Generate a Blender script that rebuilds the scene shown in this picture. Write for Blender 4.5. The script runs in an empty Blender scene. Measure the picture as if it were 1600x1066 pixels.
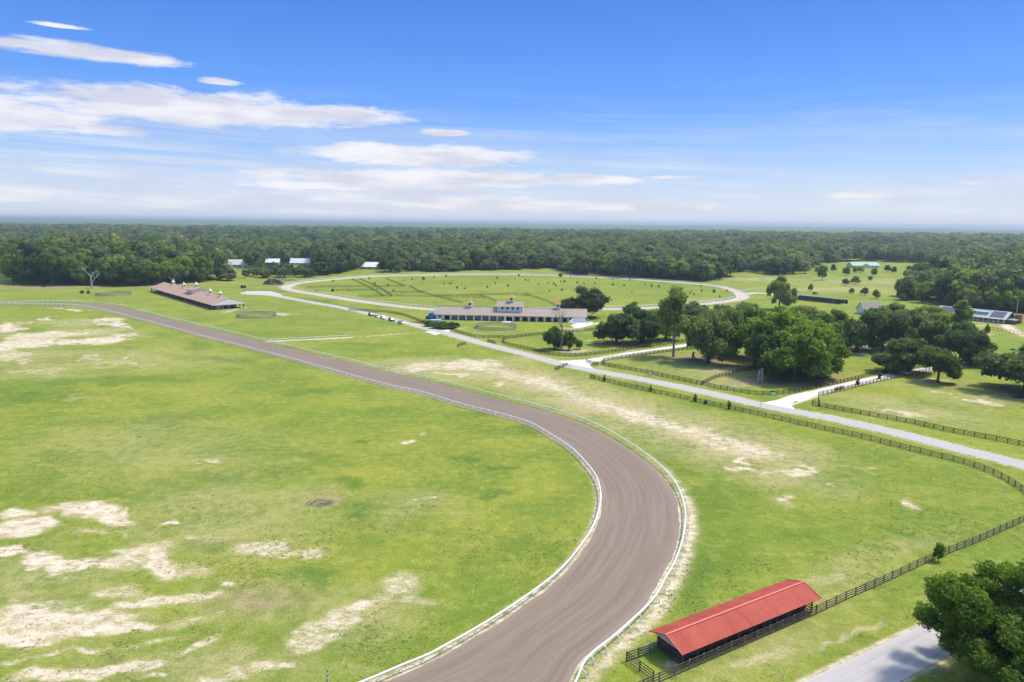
import bpy, math, random
import numpy as np
from mathutils import Matrix, Vector
random.seed(7)
SC = bpy.context.scene
COL = SC.collection

# ------------------------------------------------------------------ camera
H, FOC, HOR, ROLL = 55.0, 1100.0, 348.0, math.radians(.6)
PIT = math.atan((533 - HOR) / FOC)
cam_d = bpy.data.cameras.new('camera')
cam_d.sensor_width = 36; cam_d.lens = 36 * FOC / 1600; cam_d.clip_end = 60000; cam_d.clip_start = .5
cam = bpy.data.objects.new('camera', cam_d); COL.objects.link(cam)
R_ = Vector((1, 0, 0)); F_ = Vector((0, math.cos(PIT), -math.sin(PIT))); U_ = Vector((0, math.sin(PIT), math.cos(PIT)))
cx = R_ * math.cos(ROLL) + U_ * math.sin(ROLL); cy = -R_ * math.sin(ROLL) + U_ * math.cos(ROLL)
m = Matrix((cx, cy, -F_)).transposed().to_4x4(); m.translation = (0, 0, H)
cam.matrix_world = m
SC.camera = cam

def ray(px, py):
    x = px - 800; y = py - 533; c, s = math.cos(ROLL), math.sin(ROLL)
    return (x * c + y * s) / FOC, (-x * s + y * c) / FOC
def at(px, py, z=0.0):
    """ground point (world metres) seen at a point of the photograph"""
    x, y = ray(px, py)
    t = (H - z) / (math.sin(PIT) + y * math.cos(PIT))
    return Vector((x * t, (math.cos(PIT) - y * math.sin(PIT)) * t, z))
def project(w):
    Y, Z = w[1], w[2] - H
    zc = Y * math.cos(PIT) - Z * math.sin(PIT); u = w[0] / zc; v = (-Z * math.cos(PIT) - Y * math.sin(PIT)) / zc
    c, s = math.cos(ROLL), math.sin(ROLL); x, y = u * FOC, v * FOC
    return 800 + x * c - y * s, 533 + x * s + y * c
def height_at(p, py):
    lo, hi = 0., 60.
    for _ in range(30):
        mm = (lo + hi) / 2
        if project((p[0], p[1], mm))[1] > py: lo = mm
        else: hi = mm
    return lo
def mpp(p):                      # photo pixels per metre at a ground point
    return FOC / (p[1] * math.cos(PIT) + H * math.sin(PIT))

# ------------------------------------------------------------------ node helpers
class NT:
    def __init__(s, nt): s.nt = nt
    def n(s, t, **k):
        o = s.nt.nodes.new(t)
        for a, b in k.items(): setattr(o, a, b)
        return o
    def put(s, sock, v):
        if isinstance(v, bpy.types.NodeSocket): s.nt.links.new(v, sock)
        elif v is not None: sock.default_value = v
    def m(s, op, a, b=None, c=None, clamp=False):
        o = s.n('ShaderNodeMath', operation=op, use_clamp=clamp)
        for i, v in enumerate((a, b, c)): s.put(o.inputs[i], v)
        return o.outputs[0]
    def mix(s, f, a, b, blend='MIX'):
        o = s.n('ShaderNodeMix', data_type='RGBA', blend_type=blend)
        s.put(o.inputs[0], f); s.put(o.inputs[6], col(a)); s.put(o.inputs[7], col(b)); return o.outputs[2]
    def step(s, v, a, b, lo=0., hi=1.):
        o = s.n('ShaderNodeMapRange', interpolation_type='SMOOTHSTEP')
        for i, q in enumerate((v, a, b, lo, hi)): s.put(o.inputs[i], q)
        return o.outputs[0]
    def noise(s, vec, scale, detail=4., rough=.55, dist=0.):
        o = s.n('ShaderNodeTexNoise'); s.put(o.inputs['Vector'], vec)
        o.inputs['Scale'].default_value = scale; o.inputs['Detail'].default_value = detail
        o.inputs['Roughness'].default_value = rough; o.inputs['Distortion'].default_value = dist
        return o.outputs[0]
    def xyz(s, x, y, z=0.):
        o = s.n('ShaderNodeCombineXYZ')
        for i, v in enumerate((x, y, z)): s.put(o.inputs[i], v)
        return o.outputs[0]
    def sep(s, v):
        o = s.n('ShaderNodeSeparateXYZ'); s.put(o.inputs[0], v); return o.outputs
def col(c):
    return (*c, 1.) if isinstance(c, tuple) and len(c) == 3 else c
def new_mat(name, rough=.8, spec=.25):
    mt = bpy.data.materials.new(name); mt.use_nodes = True
    t = NT(mt.node_tree); b = mt.node_tree.nodes['Principled BSDF']
    b.inputs['Roughness'].default_value = rough; b.inputs['Specular IOR Level'].default_value = spec
    return mt, t, b
def simple(name, c, rough=.7, spec=.3, var=.15, scale=2., metal=0., c2=None, bump=0.):
    mt, t, b = new_mat(name, rough, spec); b.inputs['Metallic'].default_value = metal
    g = t.n('ShaderNodeNewGeometry').outputs['Position']
    n1 = t.noise(g, scale, 5., .6)
    c2 = c2 or tuple(x * (1 - var * 2) for x in c)
    t.put(b.inputs['Base Color'], t.mix(t.step(n1, .3, .7), tuple(min(1, x * (1 + var * .5)) for x in c), c2))
    if bump:
        bp = t.n('ShaderNodeBump'); t.put(bp.inputs['Height'], n1); bp.inputs['Strength'].default_value = bump
        bp.inputs['Distance'].default_value = .05; t.put(b.inputs['Normal'], bp.outputs[0])
    return mt

# ------------------------------------------------------------------ world: sky + clouds
SUN_EL = math.radians(58); sunxy = Vector((.93, .36)).normalized()
sun_vec = Vector((sunxy.x * math.cos(SUN_EL), sunxy.y * math.cos(SUN_EL), math.sin(SUN_EL)))
W = bpy.data.worlds.new('World'); SC.world = W; W.use_nodes = True
t = NT(W.node_tree); bg = W.node_tree.nodes['Background']
sky = t.n('ShaderNodeTexSky', sky_type='NISHITA', sun_disc=False)
sky.sun_elevation = SUN_EL; sky.sun_rotation = math.atan2(sunxy.x, sunxy.y)
sky.air_density = 1.0; sky.dust_density = .6; sky.ozone_density = 3.0; sky.altitude = 50
d = t.n('ShaderNodeTexCoord').outputs['Generated']
dx, dy, dz = t.sep(d)
az = t.m('ARCTAN2', dx, dy); el = t.m('ARCSINE', dz)
def azel(px, py):
    x, y = ray(px, py)
    v = F_ + Vector((x, 0, 0)) - U_ * y; v.normalize()
    return math.atan2(v.x, v.y), math.asin(v.z)
# banks of cloud: centre and half sizes as seen in the photograph, turned into azimuth / elevation
banks = [(-60, 178, 330, 34), (300, 172, 290, 32), (470, 178, 190, 18), (120, 82, 165, 15), (95, 41, 50, 4.5), (20, 68, 80, 10), (342, 128, 38, 7),
         (650, 245, 212, 20), (585, 235, 80, 15), (685, 281, 325, 16), (930, 281, 90, 8), (693, 208, 44, 7),
         (560, 292, 220, 9), (1360, 305, 92, 6), (1550, 284, 60, 8), (1050, 277, 50, 3), (15, 305, 85, 13),
         (870, 322, 300, 11), (640, 312, 260, 11)]
warp = t.noise(t.xyz(t.m('MULTIPLY', az, 9.), t.m('MULTIPLY', el, 34.)), 1.5, 8., .62, .35)
fine = t.noise(t.xyz(t.m('MULTIPLY', az, 9.), t.m('MULTIPLY', el, 75.)), 3., 5., .6, .2)
wv = t.m('ADD', t.m('MULTIPLY', t.m('SUBTRACT', warp, .5), 2.3), t.m('MULTIPLY', t.m('SUBTRACT', fine, .5), .55))
best = None
for (px, py, rx, ry) in banks:
    a0, e0 = azel(px, py); a1, _ = azel(px + rx, py); _, e1 = azel(px, py - ry)
    ra, re = abs(a1 - a0), abs(e1 - e0)
    u = t.m('DIVIDE', t.m('SUBTRACT', az, a0), ra); v = t.m('DIVIDE', t.m('SUBTRACT', el, t.m('ADD', e0 - re * .0, t.m('MULTIPLY', t.m('SUBTRACT', az, a0), 0.))), re)
    # flatter below than above
    v = t.m('MULTIPLY', v, t.step(v, -1., 1., 1.15, .9))
    r = t.m('SUBTRACT', 1., t.m('POWER', t.m('ADD', t.m('MULTIPLY', u, u), t.m('MULTIPLY', v, v)), .75))
    best = r if best is None else t.m('MAXIMUM', best, r)
cl = t.step(t.m('ADD', best, wv), -.15, .62)
streak = t.noise(t.xyz(t.m('ADD', t.m('MULTIPLY', az, 1.6), t.m('MULTIPLY', el, 3.)), t.m('ADD', t.m('MULTIPLY', el, 46.), t.m('MULTIPLY', az, 1.5))), 1.5, 6., .6, .35)
low = t.step(el, .015, .20, 1., 0.)
leftw = t.step(az, -.7, .6, 1., .5)
st = t.m('MULTIPLY', t.m('MULTIPLY', t.step(streak, .38, .72), low), t.m('MULTIPLY', leftw, .95))
wisp = t.noise(t.xyz(t.m('MULTIPLY', az, 3.), t.m('MULTIPLY', el, 22.)), 1.1, 6., .6, .5)
st2 = t.m('MULTIPLY', t.m('MULTIPLY', t.step(wisp, .52, .8), t.step(el, .06, .22, 1., 0.)), .6)
clouds = t.m('MAXIMUM', cl, t.m('MAXIMUM', st, st2), clamp=True)
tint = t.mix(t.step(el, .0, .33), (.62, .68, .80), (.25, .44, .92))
tint = t.mix(t.step(el, .42, .95), tint, (3.1, 2.65, 2.05))   # added fill light: unseen sky overhead brightened, its blue toned down
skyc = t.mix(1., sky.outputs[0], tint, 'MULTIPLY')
blue = t.mix(t.step(el, 0., .09), (2.75, 2.95, 3.45), (1.2, 2.15, 3.7))
blue = t.mix(t.step(el, .06, .17), blue, (.52, 1.45, 3.7)); blue = t.mix(t.step(el, .14, .30), blue, (.33, .98, 2.95))
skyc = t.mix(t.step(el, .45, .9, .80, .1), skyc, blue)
pale = t.step(el, -.02, .16, .5, 0.)
skyc = t.mix(pale, skyc, (2.95, 3.15, 3.7))
shade = t.noise(t.xyz(t.m('MULTIPLY', az, 6.), t.m('MULTIPLY', el, 30.)), 1.3, 4., .5)
cloudc = t.mix(t.step(shade, .38, .62), (2.85, 2.9, 3.3), (3.85, 3.8, 3.95))
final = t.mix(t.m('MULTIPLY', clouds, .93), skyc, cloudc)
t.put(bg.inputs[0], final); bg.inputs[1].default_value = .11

sun_d = bpy.data.lights.new('sun', 'SUN'); sun_d.energy = 2.05; sun_d.angle = math.radians(8.); sun_d.color = (1., .94, .84)
sun = bpy.data.objects.new('sun', sun_d); COL.objects.link(sun); sun.rotation_euler = sun_vec.to_track_quat('Z', 'Y').to_euler()
SC.view_settings.view_transform = 'Standard'; SC.view_settings.look = 'None'; SC.view_settings.exposure = 1.2; SC.view_settings.gamma = 1
SC.view_settings.use_curve_mapping = False
SC.render.engine = 'CYCLES'
SC.cycles.use_denoising = True; SC.cycles.max_bounces = 6; SC.cycles.volume_bounces = 0; SC.cycles.transparent_max_bounces = 6

# ------------------------------------------------------------------ mesh helpers
class MB:
    def __init__(s): s.v = []; s.f = []
    def add(s, vs, fs):
        o = len(s.v); s.v += [tuple(p) for p in vs]; s.f += [tuple(i + o for i in f) for f in fs]; return s
    def box(s, c, size, ax=Vector((1, 0, 0)), taper=1.):
        ax = Vector((ax[0], ax[1], 0)).normalized(); ay = Vector((-ax.y, ax.x, 0)); c = Vector(c); vs = []
        for z in (-.5, .5):
            k = taper if z > 0 else 1.
            for x, y in ((-.5, -.5), (.5, -.5), (.5, .5), (-.5, .5)):
                vs.append(c + ax * x * size[0] * k + ay * y * size[1] * k + Vector((0, 0, z * size[2])))
        return s.add(vs, [(0, 3, 2, 1), (4, 5, 6, 7), (0, 1, 5, 4), (1, 2, 6, 5), (2, 3, 7, 6), (3, 0, 4, 7)])
    def beam(s, p, q, w, h):      # bar with a w x h section, h vertical-ish
        p = Vector(p); q = Vector(q); dd = (q - p).normalized()
        up = Vector((0, 0, 1)) if abs(dd.z) < .95 else Vector((1, 0, 0))
        sd = dd.cross(up).normalized(); up = sd.cross(dd)
        vs = [e + sd * a * w / 2 + up * b * h / 2 for e in (p, q) for a, b in ((-1, -1), (1, -1), (1, 1), (-1, 1))]
        return s.add(vs, [(0, 1, 2, 3), (7, 6, 5, 4), (0, 4, 5, 1), (1, 5, 6, 2), (2, 6, 7, 3), (3, 7, 4, 0)])
    def tube(s, pts, rad, n=8):
        pts = [Vector(p) for p in pts]; rad = rad if isinstance(rad, (list, tuple)) else [rad] * len(pts); vs = []; fs = []
        for i, p in enumerate(pts):
            dd = (pts[min(i + 1, len(pts) - 1)] - pts[max(i - 1, 0)]).normalized()
            a = dd.cross(Vector((0, 0, 1)) if abs(dd.z) < .9 else Vector((1, 0, 0))).normalized(); b = dd.cross(a)
            for k in range(n):
                an = 2 * math.pi * k / n; vs.append(p + (a * math.cos(an) + b * math.sin(an)) * rad[i])
        for i in range(len(pts) - 1):
            for k in range(n):
                k2 = (k + 1) % n; fs.append((i * n + k, i * n + k2, (i + 1) * n + k2, (i + 1) * n + k))
        fs.append(tuple(range(n))[::-1]); fs.append(tuple((len(pts) - 1) * n + k for k in range(n)))
        return s.add(vs, fs)
    def lathe(s, c, prof, n=8, rot=0.):     # prof: (radius, z)
        vs = []; fs = []
        for r, z in prof:
            for k in range(n):
                an = rot + 2 * math.pi * k / n; vs.append((c[0] + r * math.cos(an), c[1] + r * math.sin(an), c[2] + z))
        for i in range(len(prof) - 1):
            for k in range(n):
                k2 = (k + 1) % n; fs.append((i * n + k, i * n + k2, (i + 1) * n + k2, (i + 1) * n + k))
        fs.append(tuple(range(n))[::-1]); fs.append(tuple((len(prof) - 1) * n + k for k in range(n)))
        return s.add(vs, fs)
    def slab(s, quad, th):                   # four points, thickened downwards along the normal
        q = [Vector(p) for p in quad]; nn = (q[1] - q[0]).cross(q[3] - q[0]).normalized()
        if nn.z < 0: nn = -nn
        lo = [p - nn * th for p in q]
        return s.add(q + lo, [(0, 1, 2, 3), (7, 6, 5, 4), (0, 4, 5, 1), (1, 5, 6, 2), (2, 6, 7, 3), (3, 7, 4, 0)])
    def prism(s, prof, p0, p1):              # polygon prof (list of Vectors) extruded by p1 - p0
        dd = Vector(p1) - Vector(p0); n = len(prof)
        return s.add([Vector(p) for p in prof] + [Vector(p) + dd for p in prof],
                     [tuple(range(n))[::-1], tuple(range(n, 2 * n))] + [(i, (i + 1) % n, n + (i + 1) % n, n + i) for i in range(n)])
    def build(s, name, mat, parent=None, smooth=False, local=True):
        me = bpy.data.meshes.new(name)
        vs = s.v
        if parent is not None and local:
            inv = parent_world(parent).inverted(); vs = [inv @ Vector(v) for v in vs]
        me.from_pydata([tuple(v) for v in vs], [], s.f)
        if mat: me.materials.append(mat)
        if smooth: me.polygons.foreach_set('use_smooth', [True] * len(me.polygons))
        me.update()
        o = bpy.data.objects.new(name, me); COL.objects.link(o)
        if parent is not None: o.parent = parent
        return o
def parent_world(o):
    mm = Matrix.LocRotScale(o.location, o.rotation_euler, o.scale)
    return parent_world(o.parent) @ mm if o.parent else mm
def np_mesh(name, V, Q, mat, smooth=False):
    """V (n,3) array, Q (m,k) int array"""
    me = bpy.data.meshes.new(name); n, k = Q.shape
    me.vertices.add(len(V)); me.vertices.foreach_set('co', np.ascontiguousarray(V, np.float32).ravel())
    me.loops.add(n * k); me.loops.foreach_set('vertex_index', np.ascontiguousarray(Q, np.int32).ravel())
    me.polygons.add(n); me.polygons.foreach_set('loop_start', np.arange(0, n * k, k, dtype=np.int32))
    try: me.polygons.foreach_set('loop_total', np.full(n, k, np.int32))
    except Exception: pass
    me.polygons.foreach_set('use_smooth', np.full(n, smooth))
    me.materials.append(mat); me.update(calc_edges=True); return me
def tag(o, label=None, cat=None, group=None, kind=None):
    if label: o['label'] = label
    if cat: o['category'] = cat
    if group: o['group'] = group
    if kind: o['kind'] = kind
    return o
def thing(name, loc, label, cat, group=None, rot=0.):
    o = bpy.data.objects.new(name, None); COL.objects.link(o); o.location = loc; o.rotation_euler = (0, 0, rot)
    o.empty_display_size = .5
    return tag(o, label, cat, group)
def dup(o, loc=None, rot=None, scale=None, label=None, group=None):
    c = o.copy(); COL.objects.link(c)
    if loc is not None: c.location = loc
    if rot is not None: c.rotation_euler = (0, 0, rot)
    if scale is not None: c.scale = scale
    if label: c['label'] = label
    if group: c['group'] = group
    for ch in o.children:
        d2 = ch.copy(); COL.objects.link(d2); d2.parent = c
        for g in ch.children:
            e = g.copy(); COL.objects.link(e); e.parent = d2
    return c
def spline(pts, step):
    """Catmull-Rom through world points, resampled"""
    P = [Vector(p) for p in pts]; P = [P[0] * 2 - P[1]] + P + [P[-1] * 2 - P[-2]]; out = []
    for i in range(1, len(P) - 2):
        a, b, c, e = P[i - 1:i + 3]; n = max(2, int((c - b).length / (step * .25)))
        for k in range(n):
            u = k / n
            out.append(.5 * ((2 * b) + (c - a) * u + (2 * a - 5 * b + 4 * c - e) * u * u + (3 * b - a - 3 * c + e) * u ** 3))
    out.append(P[-2]); return resample(out, step)
def resample(pts, step):
    L = [0.]
    for a, b in zip(pts[:-1], pts[1:]): L.append(L[-1] + (b - a).length)
    n = max(1, round(L[-1] / step)); res = []; j = 0
    for i in range(n + 1):
        s = L[-1] * i / n
        while j < len(L) - 2 and L[j + 1] < s: j += 1
        q = (s - L[j]) / max(1e-6, L[j + 1] - L[j]); res.append(pts[j].lerp(pts[j + 1], min(1, q)))
    return res
def px(pts, z=0.):
    o = [at(a, b, z) for a, b in pts]
    for p in o: p.z = 0
    return o
def normals2(P):
    out = []
    for i in range(len(P)):
        dd = P[min(i + 1, len(P) - 1)] - P[max(i - 1, 0)]; dd.z = 0; dd.normalize(); out.append(Vector((-dd.y, dd.x, 0)))
    return out

# ------------------------------------------------------------------ the lines of the place
outer_px = [(103, 470), (155, 473), (186, 476), (227, 485.6), (268, 496), (320, 508), (380, 522), (417, 531), (485, 547), (540, 559.5), (600, 574), (690, 594), (780, 617), (859, 637), (926, 659.5), (981, 689.5), (1024, 720), (1052, 749), (1066, 777), (1071, 805), (1067, 840), (1055, 875), (1038, 906), (1021, 935), (992, 964), (957, 995), (917, 1028)]
inner_px = [(0, 474), (82, 474.7), (128, 477), (175, 486.6), (227, 500), (268, 511), (320, 525), (380, 540), (455, 559.5), (600, 599), (656, 611), (712, 628), (769, 642.6), (823, 658), (855, 675), (891, 698), (914, 720.5), (931, 743), (938, 765), (938, 785), (932, 808), (922, 830), (905, 855), (882, 883), (851, 910), (810, 939), (759, 972), (701, 1005), (644, 1032.5)]
near_tail_o = [Vector((5, 72, 0)), Vector((-12, 62, 0)), Vector((-35, 55.5, 0)), Vector((-60, 55, 0)), Vector((-90, 66, 0))]
near_tail_i = [Vector((-25, 71.5, 0)), Vector((-45, 69.5, 0)), Vector((-62, 70.5, 0)), Vector((-80, 78, 0))]
outer = [Vector((-460, 400, 0)), Vector((-415, 428, 0)), Vector((-375, 445, 0)), Vector((-335, 452, 0))] + px(outer_px, 1.1) + near_tail_o
inner = [Vector((-440, 390, 0)), Vector((-400, 418, 0)), Vector((-360, 431, 0))] + px(inner_px, 1.1) + near_tail_i
road_px = [(430, 462), (475, 470.5), (540, 482), (600, 496), (660, 511), (700, 521.5), (760, 538.5), (820, 553.5), (880, 569.5), (940, 581.5), (1000, 592.5), (1100, 612.5), (1180, 631), (1240, 643), (1300, 654), (1400, 676.5), (1500, 702), (1600, 727), (1750, 772)]
road = spline(px(road_px), 4.)
near_road = [Vector(p + (0,)) for p in ((2., 54.8), (20., 65.3), (37.5, 75.5), (61.3, 89.4), (100., 112.), (150., 141.))]
drive_a = px([(893, 573), (935, 561.5), (985, 552.5), (1060, 541.5), (1110, 534), (1190, 524)])
drive_b = px([(1205, 637), (1240, 626), (1280, 612.5), (1330, 600.3), (1400, 585.5), (1450, 577.3), (1500, 571), (1560, 562), (1620, 553), (1700, 545)])
chute = px([(424, 533.5), (470, 531), (548, 526.5)])
thin_path = px([(560, 527), (620, 522), (690, 517.5)])
house_path = px([(1572, 508), (1578, 514), (1590, 520), (1620, 530), (1700, 545)])

# ------------------------------------------------------------------ ground sheet
def vnoise(x, y, s, seed=0):
    x = x / s + seed * 17.3; y = y / s + seed * 9.1
    xi = np.floor(x).astype(np.int64); yi = np.floor(y).astype(np.int64); fx = x - xi; fy = y - yi
    fx = fx * fx * (3 - 2 * fx); fy = fy * fy * (3 - 2 * fy)
    def h(a, b):
        q = (a * 374761393 + b * 668265263 + seed * 1442695) & 0x7fffffff
        q = ((q ^ (q >> 13)) * 1274126177) & 0x7fffffff
        return ((q ^ (q >> 16)) & 0xffff) / 65535.
    return (h(xi, yi) * (1 - fx) + h(xi + 1, yi) * fx) * (1 - fy) + (h(xi, yi + 1) * (1 - fx) + h(xi + 1, yi + 1) * fx) * fy
def seg_dist(X, Y, pts):
    d = np.full(X.shape, 1e9)
    for a, b in zip(pts[:-1], pts[1:]):
        ex, ey = b[0] - a[0], b[1] - a[1]; L = ex * ex + ey * ey + 1e-9
        q = np.clip(((X - a[0]) * ex + (Y - a[1]) * ey) / L, 0, 1)
        d = np.minimum(d, np.hypot(X - a[0] - q * ex, Y - a[1] - q * ey))
    return d
rows = np.concatenate([[-3000, -800, -200, -50, 0, 30, 45], np.exp(np.arange(math.log(55), math.log(900), .0062)), np.exp(np.linspace(math.log(905), math.log(19500), 55))])
us = np.concatenate([[-8, -2.5, -1.5, -1.1], np.arange(-.86, .861, .0032), [1.1, 1.5, 2.5, 8]])
wrow = np.maximum(rows, 60); wrow[0] = 3000; wrow[1] = 800; wrow[2] = 200
X = np.clip(wrow[:, None] * us[None, :], -25000, 25000); Y = np.repeat(rows[:, None], len(us), 1)
nr, nc = X.shape
V = np.stack([X.ravel(), Y.ravel(), np.zeros(X.size)], 1)
ii = (np.arange(nr - 1)[:, None] * nc + np.arange(nc - 1)[None, :]).ravel()
Q = np.stack([ii, ii + 1, ii + nc + 1, ii + nc], 1)
x, y = V[:, 0], V[:, 1]
near = (y > 50) & (y < 1600) & (np.abs(x) < 1000)
xn, yn = x[near], y[near]
def patches(lst, soft=1.):
    """soft ellipses on the ground; given as centre and half sizes in photo pixels with an optional tilt"""
    out = np.zeros(len(xn))
    wk_ = np.clip(yn / 220, .3, 1.3); wx = xn + ((vnoise(xn, yn, 7, 3) - .5) * 7 + (vnoise(xn, yn, 2.4, 5) - .5) * 4) * wk_; wy = yn + ((vnoise(xn, yn, 7, 4) - .5) * 9 + (vnoise(xn, yn, 2.4, 6) - .5) * 5) * wk_
    for p in lst:
        a, b, rx, ry, s = p[:5]; tl = p[5] if len(p) > 5 else 0.
        c = at(a, b); e1 = at(a + rx, b + rx * tl) - c; e2 = at(a, b + ry) - c
        M = np.linalg.inv(np.array([[e1.x, e2.x], [e1.y, e2.y]]))
        px_, py_ = wx - c.x, wy - c.y
        k = np.hypot(M[0, 0] * px_ + M[0, 1] * py_, M[1, 0] * px_ + M[1, 1] * py_)
        out = np.maximum(out, s * np.clip((1.42 - k) / (.85 * soft), 0, 1))
    return out
SAND = [(19,804,34,9,1),(125,801,58,13,1),(175,808,44,10,1),(37,826,42,10,1),(206,800,16,7,.9),(78,878,54,15,1),(140,882,64,15,.95),(225,868,44,20,.75),
 (243,890,36,13,.85),(10,865,24,10,1),(281,929,52,8,.85,-.12),(219,940,36,9,.85,-.1),(90,966,115,20,.9),(150,988,75,10,1),(30,994,70,16,1),(190,1042,64,10,.9,-.15),(94,1057,80,8,.95,-.1),
 (297,1012,34,6,.6,-.3),(235,1058,20,6,.8),(406,853,40,14,.66),(455,866,42,6,.55),(281,813,11,4,.8),(347,910,14,5,.75),
 (620,920,36,18,.55),(552,949,50,13,.66,-.25),(517,975,44,14,.66,-.25),(495,995,40,14,.55,-.25),(640,938,52,8,.45),(484,1006,40,10,.62,-.25),(400,1045,62,11,.62,-.2),(345,1062,52,8,.55),
 (4,513,22,9,.95),(55,527,42,8,.75),(90,521,40,4,.85),(30,537,66,5,1,-.04),(0,545,50,3.5,.9),(90,534,34,2.6,.95,-.04),(165,532,40,4.4,1,-.06),(192,525,14,3,.95),(118,535,20,2,1),(178,507,26,3,1,.12),(195,512,14,1.6,.9,.15),(161,500,25,2,.9),
 (120,484,12,2.2,1),(93,481.5,9,1.3,.95),(64,499,10,3.4,.9),(31,506,10,3,.6),(10,555,42,9,.6),(116,520,30,1.8,.75),(148,555,14,3,.75),(212,557,6,2.5,.7),(140,562,27,4,.5),(122,546,8,1.8,.8),(27,566,30,6,.5),
 (130,620,30,3,.3),(628,694,11,5,.75),(660,682,8,3,.5),(663,781.5,24,3.2,.7),(486,862,20,7,.55),(333,722,14,3,.6),(305,725,8,3,.5),
 (663,573,24,5,.74),(708,568,36,7,.74),(744,568,36,9,.82),(746,577,26,5,.8),(710,586,22,5,.72,.1),(778,602,13,5,.75),(791,585,32,6,.6,.15),(843,596,42,9,.74,.2),(877,605,26,5,.72,.2),(771,572,32,4,.68,.25),
 (920,628,27,7,.66,.3),(960,636,30,8,.7,.3),(990,644,42,8,.78,.22),(1010,652,36,6,.85,.22),(869,596,25,6,.55),(1028,659,32,5,.95,.22),(1057,667,26,5,.92,.25),(1096,674,26,8,.75,.3),(1127,697,16,5,.72,.3),(1144,691,22,6,.78,.3),
 (1176,697,30,9,.7,.2),(1159,716,9,4,.78,.2),(1161,730,11,4,.8,.3),(1191,738,16,4,.58,.2),(1240,742,30,6,.84),(1274,739,17,4,.78),(1236,782,16,9,.54),(1304,756,6,3,.6),(1100,691,26,6,.68,.35),(1212,714,22,4,.5),
 (1419,789,12,3.5,.78),(1352,729,20,5,.4),(1397,644,32,4,.58,.1),(1431,649,30,5,.66,.1),(1538,630,22,4.5,.78,.1),(1445,594,22,4,.62),(1467,611,7,3,.55),(1495,620,14,3,.45),(1552,634,20,2,.5),
 (1395,1040,40,10,0),(1050,1045,30,4,.45),(360,487,8,2.4,.8),(445,490,22,1.8,.6),(413,484,10,1,.5),(368,482.5,10,1.6,.9),(192,475.5,6,.8,.8),
 (1000,548,24,1.4,.6),(928,506,14,2,.7),(890,514,22,2.4,.6),(1340,553,26,3,.75),(1300,552,16,3,.4),(930,532,8,1,.9),(1545,522,11,2,1),(1535,510,22,3,.45),(900,548,26,3,.55),(1475,1052,30,14,.5),(40,1033,70,5,.6),(130,1020,60,4,.55,-.15),(250,1003,44,4,.45,-.2),(150,835,60,5,.4),(100,905,90,6,.35),(190,925,60,7,.45),(60,945,80,5,.45),(300,890,30,12,.45),(255,850,40,12,.5),(330,835,40,8,.4),(270,980,60,8,.42,-.2),(330,960,60,6,.35,-.2),(560,1035,30,6,.3),(1290,900,40,10,.35,-.3),(1190,1035,70,12,.42,-.3),(1330,990,60,8,.45,-.5),(1480,930,40,14,.3),(110,505,60,6,.4),(150,520,80,8,.4),(60,580,60,5,.4),(180,570,70,5,.4)]
DARK = [(312,542,26,6,.7),(360,564,52,7,.75),(156,596,125,8,.7),(40,617,85,10,.8),(265,655,42,12,.7),(484,611,44,9,.7),(420,640,40,8,.5),(360,745,46,8,.75),(437,736,16,6,.6),(500,711,40,8,.7),(187,777,36,8,.6),
 (567,689,19,5.5,.9),(542,759,40,8,.75),(561,797,24,10,.85),(733,720,26,6,.9),(764,773,24,8,.95),(784,732,22,4,.9),(790,642,52,8,.7),(832,672,42,13,.75),(818,848,42,22,.65),(860,870,30,24,.6),(846,797,50,28,.5),(487,897,42,16,1),(328,848,30,14,1),
 (900,740,30,30,.5),(1110,790,38,60,.65),(1090,900,34,60,.75),(1160,780,60,40,.45),(1271,724,26,6,.9),(1410,832,30,6,.9,.25),(1240,840,60,16,.45),(1040,730,34,26,.6),(690,600,50,5,.45),(780,615,60,6,.5),(870,632,50,6,.6),(1150,860,40,60,.5),
 (1000,605,60,5,.5),(1130,640,80,6,.45,.25),(900,592,60,4,.4,.2),(400,520,60,5,.35),(560,540,60,5,.5),(660,552,60,4,.5),(240,505,0.1,.1,0),(420,455,50,3.0,.6),(510,474,60,3.6,.95,.19),(575,487,20,3,.7,.2),(700,503,60,4,.3,.22),(300,520,0.1,.1,0),
 (380,590,80,12,.35),(620,640,80,10,.4),(700,690,60,16,.35),(600,850,60,20,.3),(860,545,30,2,.9),(1400,572,90,6,.3)]
DRY = [(60,560,120,30,.5),(200,560,160,20,.4),(250,700,200,60,.35),(350,800,150,70,.5),(60,930,140,90,.6),(400,940,120,50,.5),(330,1040,200,30,.6),(560,960,90,45,.55),(640,790,90,30,.4),(480,780,60,30,.4),(720,580,110,17,.9,.1),(830,600,110,17,.95,.22),(940,635,100,18,1,.28),(1040,665,100,18,1,.27),(1130,690,100,22,1,.25),(1220,735,80,24,.8,.1),(930,560,60,6,.5),(700,512,60,3,.4,.25),
 (1180,720,130,34,.6,.2),(880,650,90,20,.4,.2),(1300,760,60,20,.35),(1330,900,90,40,.35,-.4),(1200,1020,120,40,.45,-.4),(1420,860,80,20,.35,-.4),(1130,582,90,14,.7),(1160,600,60,8,.8),(1040,575,60,10,.35),(1420,640,140,16,.6,.15),(1540,620,80,20,.5),(1450,600,60,8,.4),
 (1500,560,40,8,.2),(830,560,40,5,.6),(930,578,60,4,.7,.2),(1350,440,100,7,.6),(1300,452,110,4,.7),(1180,437,60,4,.7),(1420,455,90,8,.4),(1090,470,60,6,.4),(1100,484,80,6,.4),(1460,1050,60,20,.6),(690,500,40,3,.4)]
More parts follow.
